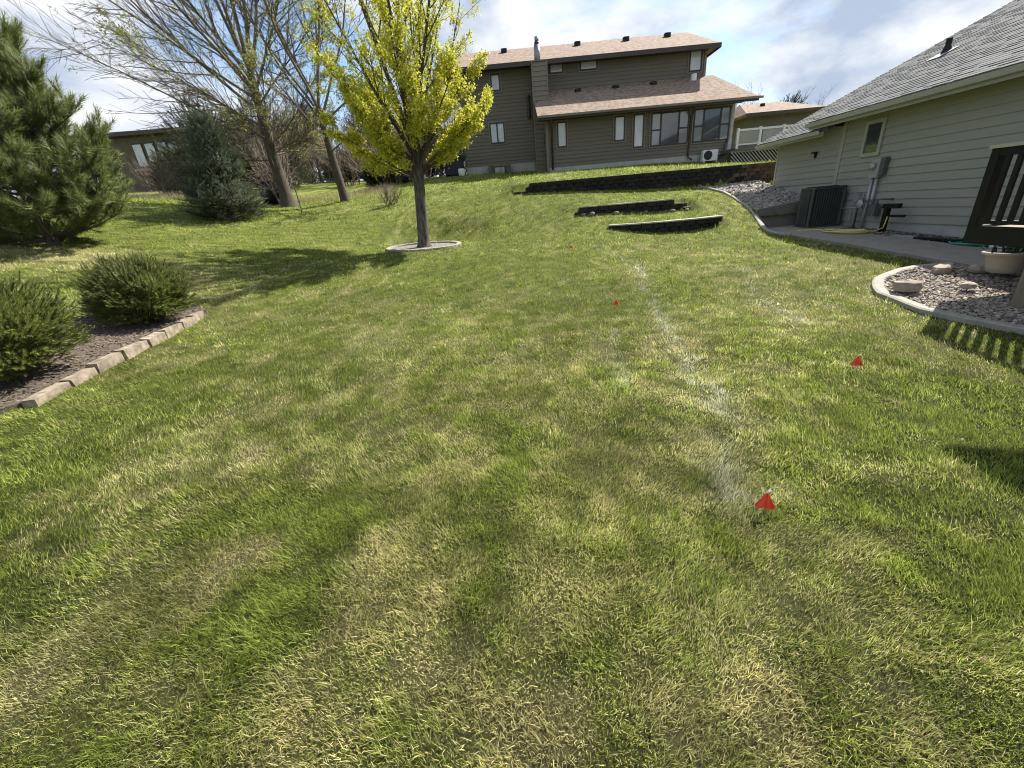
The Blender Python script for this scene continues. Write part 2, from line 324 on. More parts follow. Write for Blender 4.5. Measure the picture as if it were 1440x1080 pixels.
P_BED = [(-5.15,3.3),(-4.98,3.75),(-5.06,4.3),(-5.14,4.8),(-5.25,5.7),(-5.42,6.6),(-5.63,7.45),(-6.05,7.75),(-6.75,7.3),(-6.95,6.2),(-6.85,5.0),(-6.7,3.6),(-6.5,2.6),(-5.4,2.5)]
P_H2 = [(2.05,23.02),(11.0,23.02),(11.0,30),(-2.1,30),(-2.1,25.5),(2.05,25.5)]
def nolawn(x, y, inset=0):
    k = np.zeros(x.shape, bool)
    for p in (P_PATH, P_STRIP, P_GRAVEL, P_ROCK, P_HOUSE, P_BED, P_H2): k |= inpoly(x, y, p)
    k |= np.hypot(x-RING[0], y-RING[1]) < RING[2]
    return k

# lawn colour: (dryness, paleness, darkness) painted as the grass's own colour
def blob(x, y, cx, cy, sx, sy, a=0):
    c, s = math.cos(a), math.sin(a); u = (x-cx)*c+(y-cy)*s; v = -(x-cx)*s+(y-cy)*c
    return np.exp(-(u/sx)**2-(v/sy)**2)
TRAIL1 = [(2.45,10.56),(2.67,9.57),(2.49,8.01),(2.23,6.51),(2.02,5.43),(1.88,4.54),(1.71,3.75),(1.58,3.13),(1.45,2.56),(1.37,2.24),(1.3,1.95)]
TRAIL2 = [(4.53,8.28),(4.05,7.01),(3.75,6.06),(3.71,5.55),(3.73,5.2)]
TRAIL3 = [(1.34,5.45),(1.16,4.46),(.99,3.66)]
def lawn_tint(x, y):
    n = len(x)
    dry = .20+.45*(fbm(x, y, .35, 3)-.5)+.8*(fbm(x+40, y-13, 1.5, 3)-.5)+1.3*(fbm(x-11, y+5, 5.5, 3)-.5)
    # streaks left by the mower
    st = .6*vnoise(x+.12*y*np.sign(x), y*.10, 5.0)+.4*vnoise(x, y*.12, 12.0); dry += .55*(st-.5)
    dry += .55*blob(x, y, -1.63, 1.72, .34, .17, 1.0)+.5*blob(x, y, -1.95, 1.42, .4, .2, .9)+.5*blob(x, y, -2.1, 1.05, .45, .28)+.3*blob(x, y, -.4, 1.15, .7, .5)+.3*blob(x, y, .43, 1.5, .3, .35)+.5*blob(x, y, .8, 1.0, .13, .22)+.3*blob(x, y, 0, .8, .8, .2)
    dry += .22*blob(x, y, -.8, 3.7, 1.9, 1.7)+.2*blob(x, y, -2.7, 2.6, .8, 1.2)+.25*blob(x, y, 3.6, 6.0, 1.2, 2.2)+.3*blob(x, y, -7.2, 9.3, 2.6, .8, .2)+.9*blob(x, y, -10.2, 9.7, 2.0, .8, .1)+.3*blob(x, y, 1.75, 4.4, .4, 2.0)
    dry -= .8*blob(x, y, -1.40, 2.08, .30, .24)+.55*blob(x, y, -1.25, 1.35, .30, .25)+.4*blob(x, y, -4.0, 3.6, .8, 1.4)+.35*sst(1.3, 2.2, x)*(1-sst(3, 5, y))+.3*blob(x, y, 2.9, 7.5, .5, 2.5)+.2*blob(x, y, .0, 9, 3, 2)
    dry -= .25*sst(8, 13, y)
    pale = np.zeros(n)
    for L, wd, a in ((TRAIL1, .075, .75), (TRAIL1, .22, .22), (TRAIL2, .08, .6), (TRAIL2, .25, .2), (TRAIL3, .08, .4)):
        d, _ = segdist(x+.22*(vnoise(x, y, 2.2)-.5)+.12*(vnoise(x, y, 7)-.5), y, L); pale += a*np.exp(-(d/wd)**2)*np.clip(2.6*(fbm(x, y, 2.6, 3)-.22), 0, 1)
    return np.clip(dry, 0, 1), np.clip(pale, 0, 1)
GREEN_A = np.array([.12, .165, .030]); GREEN_B = np.array([.36, .405, .085]); STRAW = np.array([.66, .60, .28]); PALE = np.array([.55, .55, .40]); DARK = np.array([.045, .075, .014])

# ------------------------------------------------------------------ lawn
xs = np.unique(np.round(np.concatenate([np.arange(-150, -30, 8), np.arange(-30, -14, 1.), np.arange(-14, -5, .3), np.arange(-5, 11.2, .13), np.arange(11.2, 30, 1.), np.arange(30, 151, 8)]), 3))
ys = np.unique(np.round(np.concatenate([np.arange(-60, -6, 6), np.arange(-6, -.5, .5), np.arange(-.5, 19, .13), np.arange(19, 27, .3), np.arange(27, 45, 1.2), np.arange(45, 200, 10)]), 3))
GX, GY = np.meshgrid(xs, ys); gx, gy = GX.ravel(), GY.ravel(); gz = height(gx, gy)
gz += relief(gx, gy)-.01
nx, ny = len(xs), len(ys)
idx = np.arange(nx*ny).reshape(ny, nx)
quads = np.stack([idx[:-1, :-1], idx[:-1, 1:], idx[1:, 1:], idx[1:, :-1]], -1).reshape(-1, 4)
inside = np.zeros(nx*ny, bool)
for p in (P_PATH+[], P_GRAVEL, P_ROCK, P_STRIP, P_HOUSE): inside |= inpoly(gx, gy, p)
for p, s in ((P_H2, 1),): inside |= inpoly(gx, gy-.4, p)
keep = ~inside[quads].all(1); quads = quads[keep]
dry, pale = lawn_tint(gx, gy)
rnd = RNG.random((len(gx), 1))
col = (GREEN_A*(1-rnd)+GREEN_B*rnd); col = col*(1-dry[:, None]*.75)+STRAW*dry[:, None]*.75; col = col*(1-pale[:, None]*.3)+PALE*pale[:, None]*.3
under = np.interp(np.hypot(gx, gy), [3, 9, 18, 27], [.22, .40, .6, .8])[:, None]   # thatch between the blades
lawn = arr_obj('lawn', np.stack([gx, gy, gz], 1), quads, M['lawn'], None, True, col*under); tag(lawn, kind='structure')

# grass blades
def make_blades():
    bands = [(0.3, 2.6, 34000, .044, .0021), (2.6, 4.4, 15000, .046, .0030), (4.4, 7.0, 6200, .050, .0048), (7.0, 11, 1900, .054, .0085), (11, 17.5, 800, .060, .014), (17.5, 27, 240, .075, .025)]
    X = []; Y = []; L = []; W = []
    for r0, r1, dens, ln, wd in bands:
        amax = R(62 if r0 > 3 else 74)
        n = int((r1*r1-r0*r0)*amax*dens*(1.0))
        r = np.sqrt(RNG.uniform(r0*r0, r1*r1, n)); a = RNG.uniform(-amax, amax, n)
        x, y = r*np.sin(a), r*np.cos(a)
        k = ~nolawn(x, y) & (y > -.5); x, y = x[k], y[k]
        clump = vnoise(x, y, 9); k = RNG.random(len(x)) < .30+1.25*clump; x, y = x[k], y[k]
        X.append(x); Y.append(y); L.append(ln*RNG.uniform(.55, 1.35, len(x))); W.append(wd*RNG.uniform(.7, 1.3, len(x)))
    x, y, l, wd = map(np.concatenate, (X, Y, L, W)); n = len(x)
    z = height(x, y)+relief(x, y)
    dry, pale = lawn_tint(x, y)
    tuft = fbm(x, y, 6, 3); l = l*np.where(RNG.random(n) < .12, 1.7, 1.0); l = l*(.12+1.2*tuft)*(1-.25*dry)
    # lean: a slow direction field plus scatter, as the mower left it
    fa = 6.28*fbm(x, y*.4, .7, 2)+3.0*(vnoise(x, y, 4.0)-.5); la = fa+RNG.normal(0, 1.1, n); lean = np.abs(RNG.normal(.72, .40, n))
    dx, dy = np.cos(la), np.sin(la); ya = RNG.uniform(0, 2*math.pi, n); ax, ay = np.cos(ya)*wd*.5, np.sin(ya)*wd*.5
    h1 = l*.55*np.cos(lean*.75); o1 = l*.55*np.sin(lean*.75); h2 = h1+l*.5*np.cos(np.minimum(lean*1.05, 1.35)); o2 = o1+l*.5*np.sin(np.minimum(lean*1.05, 1.35))
    V = np.empty((n, 5, 3), np.float32); z0 = z-.006
    V[:, 0] = np.stack([x-ax, y-ay, z0], 1); V[:, 1] = np.stack([x+ax, y+ay, z0], 1)
    V[:, 2] = np.stack([x+ax*.8+dx*o1, y+ay*.8+dy*o1, z0+h1], 1); V[:, 3] = np.stack([x-ax*.8+dx*o1, y-ay*.8+dy*o1, z0+h1], 1)
    V[:, 4] = np.stack([x+dx*o2, y+dy*o2, z0+h2], 1)
    b = np.arange(n, dtype=np.int32)[:, None]*5
    nr = np.hypot(x, y) < 5.4; bn, bf = b[nr], b[~nr]   # distant blades are one triangle
    T = np.concatenate([bn+np.array([0, 1, 2], np.int32), bn+np.array([0, 2, 3], np.int32), bn+np.array([3, 2, 4], np.int32), bf+np.array([0, 1, 4], np.int32)], 0)
    r = RNG.random((n, 1)); c = GREEN_A*(1-r)+GREEN_B*r
    dk = (RNG.random(n) < .16)[:, None]; c = np.where(dk, DARK, c)
    isdry = (RNG.random(n) < dry*.95)[:, None]; c = np.where(isdry, STRAW*RNG.uniform(.4, 1.1, (n, 1)), c)
    ispale = (RNG.random(n) < pale*.75)[:, None]; c = np.where(ispale, PALE*RNG.uniform(.8, 1.15, (n, 1)), c)
    c = c*(.62+.75*fbm(x, y, .9, 4))[:, None]*(.55+.9*fbm(x+3, y+8, 7., 2))[:, None]*RNG.uniform(.7, 1.25, (n, 1))*1.12
    colr = np.repeat(c, 5, 0)
    o = arr_obj('lawn_grass', V.reshape(-1, 3), T, M['blade'], None, False, colr)
    tag(o, 'short mown lawn grass, green mixed with dry straw-coloured blades', 'grass', kind='stuff')
make_blades()

# ------------------------------------------------------------------ draped ground sheets
def drape(name, poly, zf, mat, step=.25, off=0.0, skirt=.3, parent=None):
    P = np.array(poly); x0, y0 = P.min(0); x1, y1 = P.max(0)
    vx = [Vector(p) for p in poly]; n = len(vx)
    gx, gy = np.meshgrid(np.arange(x0+step/2, x1, step), np.arange(y0+step/2, y1, step)); gx, gy = gx.ravel(), gy.ravel()
    k = inpoly(gx, gy, poly)
    d, _ = segdist(gx, gy, list(poly)+[poly[0]]); k &= d > step*.35
    pts = vx+[Vector((a, b)) for a, b in zip(gx[k], gy[k])]
    v, e_, f, *_r = geometry.delaunay_2d_cdt(pts, [(i, (i+1) % n) for i in range(n)], [], 1, 1e-5)
    vx_ = np.array([p[0] for p in v]); vy_ = np.array([p[1] for p in v]); z = zf(vx_, vy_)+off
    vv = list(zip(vx_, vy_, z)); ff = [tuple(q) for q in f]
    if ff:
        a_, b_, c_ = (Vector(vv[i]) for i in ff[0][:3])
        if (b_-a_).cross(c_-a_).z < 0: ff = [q[::-1] for q in ff]
    if skirt:
        ec = {}
        for q in ff:
            for i in range(len(q)): ec[(q[i], q[(i+1) % len(q)])] = 1
        lo = {}
        def low(i):
            if i not in lo: lo[i] = len(vv); vv.append((vv[i][0], vv[i][1], vv[i][2]-skirt))
            return lo[i]
        for (a_, b_) in list(ec):
            if (b_, a_) not in ec: ff.append((b_, a_, low(a_), low(b_)))
    me = bpy.data.meshes.new(name); me.from_pydata(vv, [], ff); me.materials.append(mat); me.update()
    o = link(bpy.data.objects.new(name, me), parent)
    return o
path_z = lambda x, y: .27+.033*(np.asarray(y, float)-6.3)+0*np.asarray(x, float)
grav_z = lambda x, y: np.clip(base_h(np.asarray(x, float), np.asarray(y, float)), -.2, .26)+.03
def rock_z(x, y):
    x = np.asarray(x, float); y = np.asarray(y, float)
    return np.interp(y, [13.2, 14.0, 15.0, 16.0, 17.0], [.93, 1.08, 1.30, 1.53, 1.76])+.04*(x-7.5)
tag(drape('path', P_PATH, path_z, M['concrete'], .5), kind='structure')
tag(drape('soil_strip', P_STRIP, path_z, M['soil'], .3, -.015), kind='structure')
tag(drape('gravel_bed', P_GRAVEL, grav_z, M['mulch'], .3), kind='structure')
tag(drape('rock_bed', P_ROCK, rock_z, M['mulch'], .3), kind='structure')
tag(drape('mulch_bed', P_BED, lambda x, y: height(x, y)+.05, M['mulch'], .2), kind='structure')

# loose stones as one mesh of small faceted pieces
def stones(name, xy, zf, size, mat, label, cat, flat=.6):
    n = len(xy); ph = (1+5**.5)/2
    ico = np.array([(-1, ph, 0), (1, ph, 0), (-1, -ph, 0), (1, -ph, 0), (0, -1, ph), (0, 1, ph), (0, -1, -ph), (0, 1, -ph), (ph, 0, -1), (ph, 0, 1), (-ph, 0, -1), (-ph, 0, 1)])/1.9
    fc = np.array([(0,11,5),(0,5,1),(0,1,7),(0,7,10),(0,10,11),(1,5,9),(5,11,4),(11,10,2),(10,7,6),(7,1,8),(3,9,4),(3,4,2),(3,2,6),(3,6,8),(3,8,9),(4,9,5),(2,4,11),(6,2,10),(8,6,7),(9,8,1)])
    V = ico[None]*RNG.uniform(.75, 1.25, (n, 12, 1)); V = V*np.stack([RNG.uniform(.8, 1.35, n), RNG.uniform(.7, 1.05, n), flat*RNG.uniform(.7, 1.2, n)], 1)[:, None]
    a = RNG.uniform(0, 6.28, n); c, s = np.cos(a), np.sin(a); tl = RNG.normal(0, .35, n)
    V[..., 2] += V[..., 0]*tl[:, None]
    X = V[..., 0]*c[:, None]-V[..., 1]*s[:, None]; Y = V[..., 0]*s[:, None]+V[..., 1]*c[:, None]
    V = np.stack([X, Y, V[..., 2]], -1)*(size*RNG.uniform(.55, 1.3, n))[:, None, None]*.5
    V += np.stack([xy[:, 0], xy[:, 1], zf(xy[:, 0], xy[:, 1])+RNG.uniform(0, .35, n)*size], 1)[:, None]
    Fc = (fc[None]+(np.arange(n)*12)[:, None, None]).reshape(-1, 3)
    return tag(arr_obj(name, V.reshape(-1, 3), Fc, mat), label, cat, kind='stuff')
def scatter(poly, n, margin=0):
    P = np.array(poly); out = []
    q = RNG.uniform(P.min(0), P.max(0), (n*3, 2)); q = q[inpoly(q[:, 0], q[:, 1], poly)]
    if margin: d, _ = segdist(q[:, 0], q[:, 1], list(poly)+[poly[0]]); q = q[d > margin]
    return q[:n]
q = scatter([p for p in P_GRAVEL if p[1] > 1]+[(9.3, 1.2), (5.4, 1.2)] if False else P_GRAVEL, 44000, .05); q = q[(q[:, 1] > 3.3) & (q[:, 0] < 8.6)]
stones('gravel', q, grav_z, .046, M['gravel'], 'pale pinkish grey gravel under the black railed deck', 'gravel')
q = scatter(P_ROCK, 2600, .06)
stones('river_rock', q, rock_z, .13, M['cobble'], 'pale river rock bed between brown block wall and beige house', 'rocks')
q = scatter(P_STRIP, 900, .03); stones('pebbles', q, lambda x, y: path_z(x, y)-.012, .035, M['gravel'], 'dark pebbly soil strip along the beige house foundation', 'pebbles')
q = scatter(P_BED, 5200, .05); stones('bark_chips', q, lambda x, y: height(x, y)+.045, .035, island_mat('bark_chip', [(.06, .042, .03), (.12, .09, .065), (.20, .16, .125), (.09, .065, .047)], .9), 'brown bark chips in the shrub bed', 'mulch', .35)

# concrete edging swept along a line
def edging(name, line, wd, hgt, zf, label, sub=3):
    pts = []
    for a, b in zip(line[:-1], line[1:]):
        for t in range(sub): pts.append((a[0]+(b[0]-a[0])*t/sub, a[1]+(b[1]-a[1])*t/sub))
    pts.append(line[-1]); k = len(pts); mb = MB()
    prof = [(-wd/2, -.15), (-wd/2, hgt*.75), (-wd*.32, hgt), (wd*.32, hgt), (wd/2, hgt*.75), (wd/2, -.15)]; n = len(prof); V = []
    for i, p in enumerate(pts):
        q0, q1 = pts[max(i-1, 0)], pts[min(i+1, k-1)]; dx, dy = q1[0]-q0[0], q1[1]-q0[1]; L = math.hypot(dx, dy); nx_, ny_ = -dy/L, dx/L
        z = float(zf(np.array([p[0]]), np.array([p[1]]))[0])
        V += [(p[0]+nx_*o, p[1]+ny_*o, z+h) for o, h in prof]
    Fs = [(i*n+j, i*n+(j+1) % n, (i+1)*n+(j+1) % n, (i+1)*n+j) for i in range(k-1) for j in range(n)]
    Fs += [tuple(range(n)), tuple((k-1)*n+j for j in range(n-1, -1, -1))]
    mb.add(V, Fs); o = mb.build(name, M['kerbconc']); return tag(o, label, 'edging')
edging('concrete_edging', KERB, .11, .045, lambda x, y: base_h(x, y), 'pale curved concrete edging between lawn and river rock bed')
edging('concrete_edging', GK, .15, .055, lambda x, y: base_h(x, y)+.0, 'pale curved concrete edging around the gravel bed under the deck')

# low concrete retaining wall beside the path
mb = MB(); mb.hexa([(7.33, 13.24, .35), (9.29, 13.24, .35), (9.29, 13.38, .35), (7.33, 13.38, .35), (7.33, 13.24, 1.02), (9.29, 13.24, 1.25), (9.29, 13.38, 1.25), (7.33, 13.38, 1.02)])
tag(mb.build('concrete_wall', mat('dark_concrete', (.12, .108, .09), (.19, .172, .145), .9, 5, 8, bump=.25, bscale=50)), 'low grey concrete retaining wall behind the air conditioner', 'wall')

# ------------------------------------------------------------------ block retaining walls
def block_mesh(seed, w, d, h, mt):
    rr = random.Random(seed); j = lambda s=.012: rr.uniform(-s, s)
    mb = MB(); g = .006
    f = [(-w/2+g, -d/2+.03+j(), 0), (-w*.17, -d/2-.005+j(), 0), (w*.17, -d/2-.005+j(), 0), (w/2-g, -d/2+.03+j(), 0), (w/2-.03, d/2, 0), (-w/2+.03, d/2, 0)]
    lo = [(x, y, g) for x, y, z in f]; hi = [(x, y+(.012 if i < 4 else 0), h-.002) for i, (x, y, z) in enumerate(f)]
    mb.add(lo+hi, [(5, 4, 3, 2, 1, 0), (6, 7, 8, 9, 10, 11)]+[(i, (i+1) % 6, 6+(i+1) % 6, 6+i) for i in range(6)])
    return mb.mesh('block', mt)
BW, BD, BH = .30, .28, .13
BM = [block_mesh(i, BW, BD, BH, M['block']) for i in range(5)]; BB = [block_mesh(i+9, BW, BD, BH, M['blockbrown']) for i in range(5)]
CAPM = MB().box(-.146, .146, -.15, .14, .001, .035, bev=.012).mesh('cap_stone', mat('cap_stone', (.30, .28, .22), (.44, .41, .33), .9, 14, 6))
def block_wall(key, label, brown=None, lstep=0, rstep=0, cap=False):
    xs_, ys_, top, fo, tl, tr = WALLS[key]
    t = thing('retaining_wall', label, 'wall', (xs_[0], ys_[0], hz(xs_[0], ys_[0]-.3)), 0, None)
    k = 0
    xx = np.linspace(xs_[0], xs_[-1], 400); yy = np.interp(xx, xs_, ys_); s = np.concatenate([[0], np.cumsum(np.hypot(np.diff(xx), np.diff(yy)))]); Ltot = s[-1]
    while True:
        z0 = top-BH*(k+1)
        off = (k % 2)*BW/2; n = int((Ltot-off)/BW); any_ = False
        for i in range(n):
            sc = off+(i+.5)*BW; x = np.interp(sc, s, xx); y = np.interp(sc, s, yy)
            if x-xs_[0] < lstep*max(0, 2-k) or xs_[-1]-x < rstep*max(0, 2-k): continue
            if base_h(x, y-.1) > z0+BH-.01: continue
            any_ = True
            a = math.atan2(np.interp(sc+.1, s, yy)-np.interp(sc-.1, s, yy), np.interp(sc+.1, s, xx)-np.interp(sc-.1, s, xx))
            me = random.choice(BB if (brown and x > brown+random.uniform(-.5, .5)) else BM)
            o = link(bpy.data.objects.new('block', me), t)
            o.location = (x-t.location.x, y-t.location.y+random.uniform(-.006, .006)-.012*(-k), z0-t.location.z); o.rotation_euler = (0, 0, a+random.uniform(-.015, .015))
        k += 1
        if k > 8 or not any_: break
    if cap:
        n = int(Ltot/BW)
        for i in range(n):
            sc = (i+.5)*BW; x = np.interp(sc, s, xx); y = np.interp(sc, s, yy); zt = top
            if rstep and xs_[-1]-x < rstep*2: zt = top-BH if xs_[-1]-x > rstep else top-2*BH
            if lstep and x-xs_[0] < lstep*2: zt = top-BH if x-xs_[0] > lstep else top-2*BH
            a = math.atan2(np.interp(sc+.1, s, yy)-np.interp(sc-.1, s, yy), np.interp(sc+.1, s, xx)-np.interp(sc-.1, s, xx))
            o = link(bpy.data.objects.new('cap_stone', CAPM), t); o.location = (x-t.location.x, y-t.location.y, zt-t.location.z); o.rotation_euler = (random.uniform(-.02, .02), 0, a)
    return t
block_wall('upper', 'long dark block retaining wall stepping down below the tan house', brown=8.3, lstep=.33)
block_wall('middle', 'low dark block garden wall with stepped ends on the lawn slope', lstep=.16, rstep=.34, cap=True)
block_wall('lower', 'lowest curved dark block garden wall in the lawn', lstep=0, cap=True)
for i, (x, y, s_) in enumerate([(2.35, 14.22, .09), (2.62, 14.16, .12), (3.35, 14.06, .10), (4.3, 14.09, .07), (5.15, 14.12, .09), (5.62, 14.2, .08)]):
    mb = MB(); mb.lathe([(.3*s_, -.05), (.95*s_, .0), (1.0*s_, .35*s_), (.7*s_, .75*s_), (.2*s_, .85*s_)], n=9)
    mb.v = [(a*(1+.12*math.sin(7*a/s_+i)), b*.75*(1+.1*math.cos(5*b/s_+i)), c) for a, b, c in mb.v]
    o = mb.build('stone', M['edgestone'], smooth=True); o.location = (x, y, hz(x, y)); o.rotation_euler = (0, 0, i*1.3)
    tag(o, 'small rounded pale stone at the foot of the stepped garden wall', 'stone', 'stones along the stepped garden wall')

# ------------------------------------------------------------------ beige house on the right
H1 = thing('ranch_house', 'beige lap-sided single-storey house with grey shingle roof', 'house', (9.3, 13, .3))
def hp(mb, name, mt, parent=H1, smooth=False):
    o = mb.build(name, mt, parent, smooth); p = parent
    off = Vector((0, 0, 0))
    while p: off += p.location; p = p.parent
    o.data.transform(Matrix.Translation(-off)); return o
WX = 9.3
hp(MB().box(WX+.03, 20, -5, 12.99, .0, 3.3), 'wall_core', M['soffit'])
hp(MB().box(WX+.04, 20, 12.99, 15.97, .6, 3.2), 'wall_core', M['soffit'])
hp(MB().box(WX+.015, WX+.03, -5, 12.99, .1, .62), 'foundation', M['found'])
hp(MB().box(WX+.015, WX+.04, 12.99, 15.97, .6, 1.62), 'foundation', M['found'])
EXP = .176
def lap_board(y0, y1, z0, h):
    x = WX
    return MB().hexa([(x-.022, y0, z0-.012), (x+.03, y0, z0-.012), (x+.03, y1, z0-.012), (x-.022, y1, z0-.012), (x+.002, y0, z0+h), (x+.03, y0, z0+h), (x+.03, y1, z0+h), (x+.002, y1, z0+h)])
rb = random.Random(3)
for k in range(14):
    z0 = .60+EXP*k; h = EXP; cuts = [-5.0]; y = -5+rb.uniform(.6, 3.6)
    while y < 12.3: cuts.append(y); y += 3.66
    cuts.append(12.93)
    for a, b in zip(cuts[:-1], cuts[1:]): hp(lap_board(a+.001, b-.002, z0, h), 'siding_board', M['siding'])
for k in range(8): hp(lap_board(13.06, 15.92, 1.60+.172*k, .172), 'siding_board', M['siding'])
hp(MB().box(WX-.03, WX+.03, 12.935, 13.055, 1.2, 3.08), 'corner_trim', M['trim'])
hp(MB().box(WX-.03, WX+.04, 15.925, 16.0, 1.58, 2.98), 'corner_trim', M['trim'])
# window
wn = hp(MB().box(WX-.02, WX+.02, 11.66, 12.20, 2.16, 2.93), 'window', M['trim'])
fr = MB()
for b in ((11.63, 12.23, 2.86, 2.95), (11.63, 12.23, 2.13, 2.21), (11.63, 11.71, 2.21, 2.86), (12.15, 12.23, 2.21, 2.86)): fr.box(WX-.055, WX-.021, b[0], b[1], b[2], b[3])
hp(fr, 'frame', M['trim'], wn); hp(MB().box(WX-.032, WX-.0215, 11.71, 12.15, 2.21, 2.86), 'pane', M['glass'], wn)
# roofs
SL = .455
def gable(y0, y1, xe, ze, name, courses, shing_x1):
    n = Vector((-SL, 0, 1)).normalized(); L = 9.0; t = .12
    xr, zr = xe+L, ze+SL*L
    r_ = hp(MB().hexa([(xe, y0, ze-.05), (xr, y0, zr-.05), (xr, y1, zr-.05), (xe, y1, ze-.05), (xe, y0, ze+.02), (xr, y0, zr+.02), (xr, y1, zr+.02), (xe, y1, ze+.02)]), name, M['roofdeck'])
    r2_ = hp(MB().hexa([(xr+.002, y0, zr-.05), (xr+L, y0, ze-.05), (xr+L, y1, ze-.05), (xr+.002, y1, zr-.05), (xr+.002, y0, zr+.02), (xr+L, y0, ze+.02), (xr+L, y1, ze+.02), (xr+.002, y1, zr+.02)]), 'roof_back', M['roofdeck'])
    # shingle tabs, each a slightly tilted slab
    V = []; Fq = []; ex = .142; sl = math.hypot(1, SL); rows = int(shing_x1*sl/ex); rs = np.random.default_rng(5)
    for i in range(rows):
        s0 = i*ex; y = y0-.02-rs.uniform(0, .3)
        while y < y1+.02:
            w_ = rs.choice([.16, .22, .28, .33]); ya, yb = max(y, y0-.02), min(y+w_-.004, y1+.02); y += w_
            if yb-ya < .02: continue
            th = rs.choice([.012, .02]); b = len(V)
            for s_, hh in ((s0-.006, .022), (s0-.006, .022+th), (s0+ex+.01, .022+.004)):
                x = xe-.02+s_/sl; z = ze+SL*(s_/sl-.02)+hh*1.05
                V += [(x, ya, z), (x, yb, z)]
            Fq += [(b, b+1, b+3, b+2), (b+2, b+3, b+5, b+4)]
            Fq += [(b, b+2, b+4, b+4)] if False else []
    o = arr_obj('shingles', V, Fq, M['shingle'], r_); o.data.transform(Matrix.Translation(-H1.location)); o['kind'] = 'stuff'
    return r_
roofA = gable(-5.4, 13.75, 8.74, 3.19, 'roof', 60, 8.9)
roofB = gable(13.0, 16.42, 8.80, 2.95, 'roof', 60, 8.9)
# gutters, fascia, soffits
def gutter(y0, y1, x, zt, zb):
    g = MB(); prof = [(x+.0, zb+.015), (x+.06, zb), (x+.10, zb), (x+.10, zt), (x+.09, zt), (x+.09, zb+.012), (x+.062, zb+.012), (x+.012, zb+.03), (x-.018, zt), (x-.03, zt)]
    n = len(prof); g.add([(a, y0, b) for a, b in prof]+[(a, y1, b) for a, b in prof], [tuple(range(n)), tuple(range(2*n-1, n-1, -1))]+[(i, n+i, n+(i+1) % n, (i+1) % n) for i in range(n)])
    return hp(g, 'gutter', M['gutter'])
gutter(-5.4, 13.75, 8.66, 3.175, 3.06); gutter(13.2, 16.42, 8.72, 2.935, 2.83)
hp(MB().box(8.765, 8.79, -5.4, 13.74, 3.0, 3.13), 'fascia', M['gutter']); hp(MB().box(8.825, 8.85, 13.2, 16.41, 2.79, 2.90), 'fascia', M['gutter'])
hp(MB().box(8.792, WX+.03, -5.4, 13.74, 3.065, 3.08), 'soffit', M['soffit']); hp(MB().box(8.852, WX+.04, 13.06, 16.40, 2.97, 2.985), 'soffit', M['soffit'])
hp(MB().hexa([(8.79, 13.72, 3.09), (17.7, 13.72, 3.09), (17.7, 13.745, 3.09), (8.79, 13.745, 3.09), (8.79, 13.72, 3.12), (17.7, 13.72, 7.1), (17.7, 13.745, 7.1), (8.79, 13.745, 3.12)]), 'gable_wall', M['siding'])
hp(MB().hexa([(8.86, 15.95, 2.86), (17.7, 15.95, 2.86), (17.7, 15.98, 2.86), (8.86, 15.98, 2.86), (8.86, 15.95, 2.9), (17.7, 15.95, 6.9), (17.7, 15.98, 6.9), (8.86, 15.98, 2.9)]), 'gable_wall', M['siding'])
# plumbing vent on the roof
vx, vy = 11.25, 12.75; vz = 3.19+SL*(vx-8.74)+.05
vp = hp(MB().tube([(vx, vy, vz-.05), (vx, vy, vz+.27)], .06, 14), 'vent_pipe', M['black'])
hp(MB().hexa([(vx-.30, vy-.2, vz-.30*SL+.0), (vx+.12, vy-.2, vz+.12*SL), (vx+.12, vy+.2, vz+.12*SL), (vx-.30, vy+.2, vz-.30*SL), (vx-.30, vy-.2, vz-.30*SL+.012), (vx+.12, vy-.2, vz+.12*SL+.012), (vx+.12, vy+.2, vz+.12*SL+.012), (vx-.30, vy+.2, vz-.30*SL+.012)]), 'flashing', M['galv'], vp)
hp(MB().tube([(vx, vy, vz-.02), (vx, vy, vz+.13)], [.11, .064], 14), 'boot', M['black'], vp)
# wall lamp
hp(MB().box(WX-.14, WX-.02, 13.95, 14.07, 2.42, 2.46).box(WX-.05, WX-.02, 13.97, 14.05, 2.30, 2.42), 'wall_lamp', M['black'])

# ------------------------------------------------------------------ utilities on the beige house
def P0(mb, name, mt, parent, smooth=False):
    o = mb.build(name, mt, parent, smooth); o.data.transform(Matrix.Translation(-parent.location)); return o
t = thing('electric_meter', 'grey electric meter box with two conduits on beige siding', 'meter', (WX-.08, 11.5, .34))
P0(MB().box(WX-.15, WX-.024, 11.38, 11.66, 1.62, 2.04), 'meter_box', M['galv'], t)
P0(MB().box(WX-.135, WX-.024, 11.26, 11.375, 1.66, 2.06), 'breaker_box', M['pipe'], t)
mm = MB(); mm.lathe([(.085, 0), (.085, .04), (.07, .08), (.03, .09)], n=20); mm.v = [(WX-.15-z, 11.55+x, 1.88+y) for x, y, z in mm.v]; P0(mm, 'dial', M['galv'], t, True)
P0(MB().tube([(WX-.09, 11.58, 1.62), (WX-.09, 11.58, .3)], .035, 12), 'conduit', M['galv'], t, True)
P0(MB().tube([(WX-.09, 11.44, 1.62), (WX-.09, 11.44, .95), (WX-.09, 11.46, .9)], .035, 12), 'conduit', M['galv'], t, True)
t = thing('gas_meter', 'dark gas meter with regulator and pipes below the electric meter', 'meter', (WX-.16, 11.35, .34))
g = MB(); g.box(WX-.25, WX-.07, 11.12, 11.33, .74, 1.02, bev=.03); P0(g, 'meter_body', M['pipe'], t)
P0(MB().tube([(WX-.16, 11.3, 1.0), (WX-.16, 11.3, 1.1), (WX-.16, 11.62, 1.1), (WX-.16, 11.75, 1.0), (WX-.16, 11.75, .3)], .022, 10), 'pipe', M['pipe'], t, True)
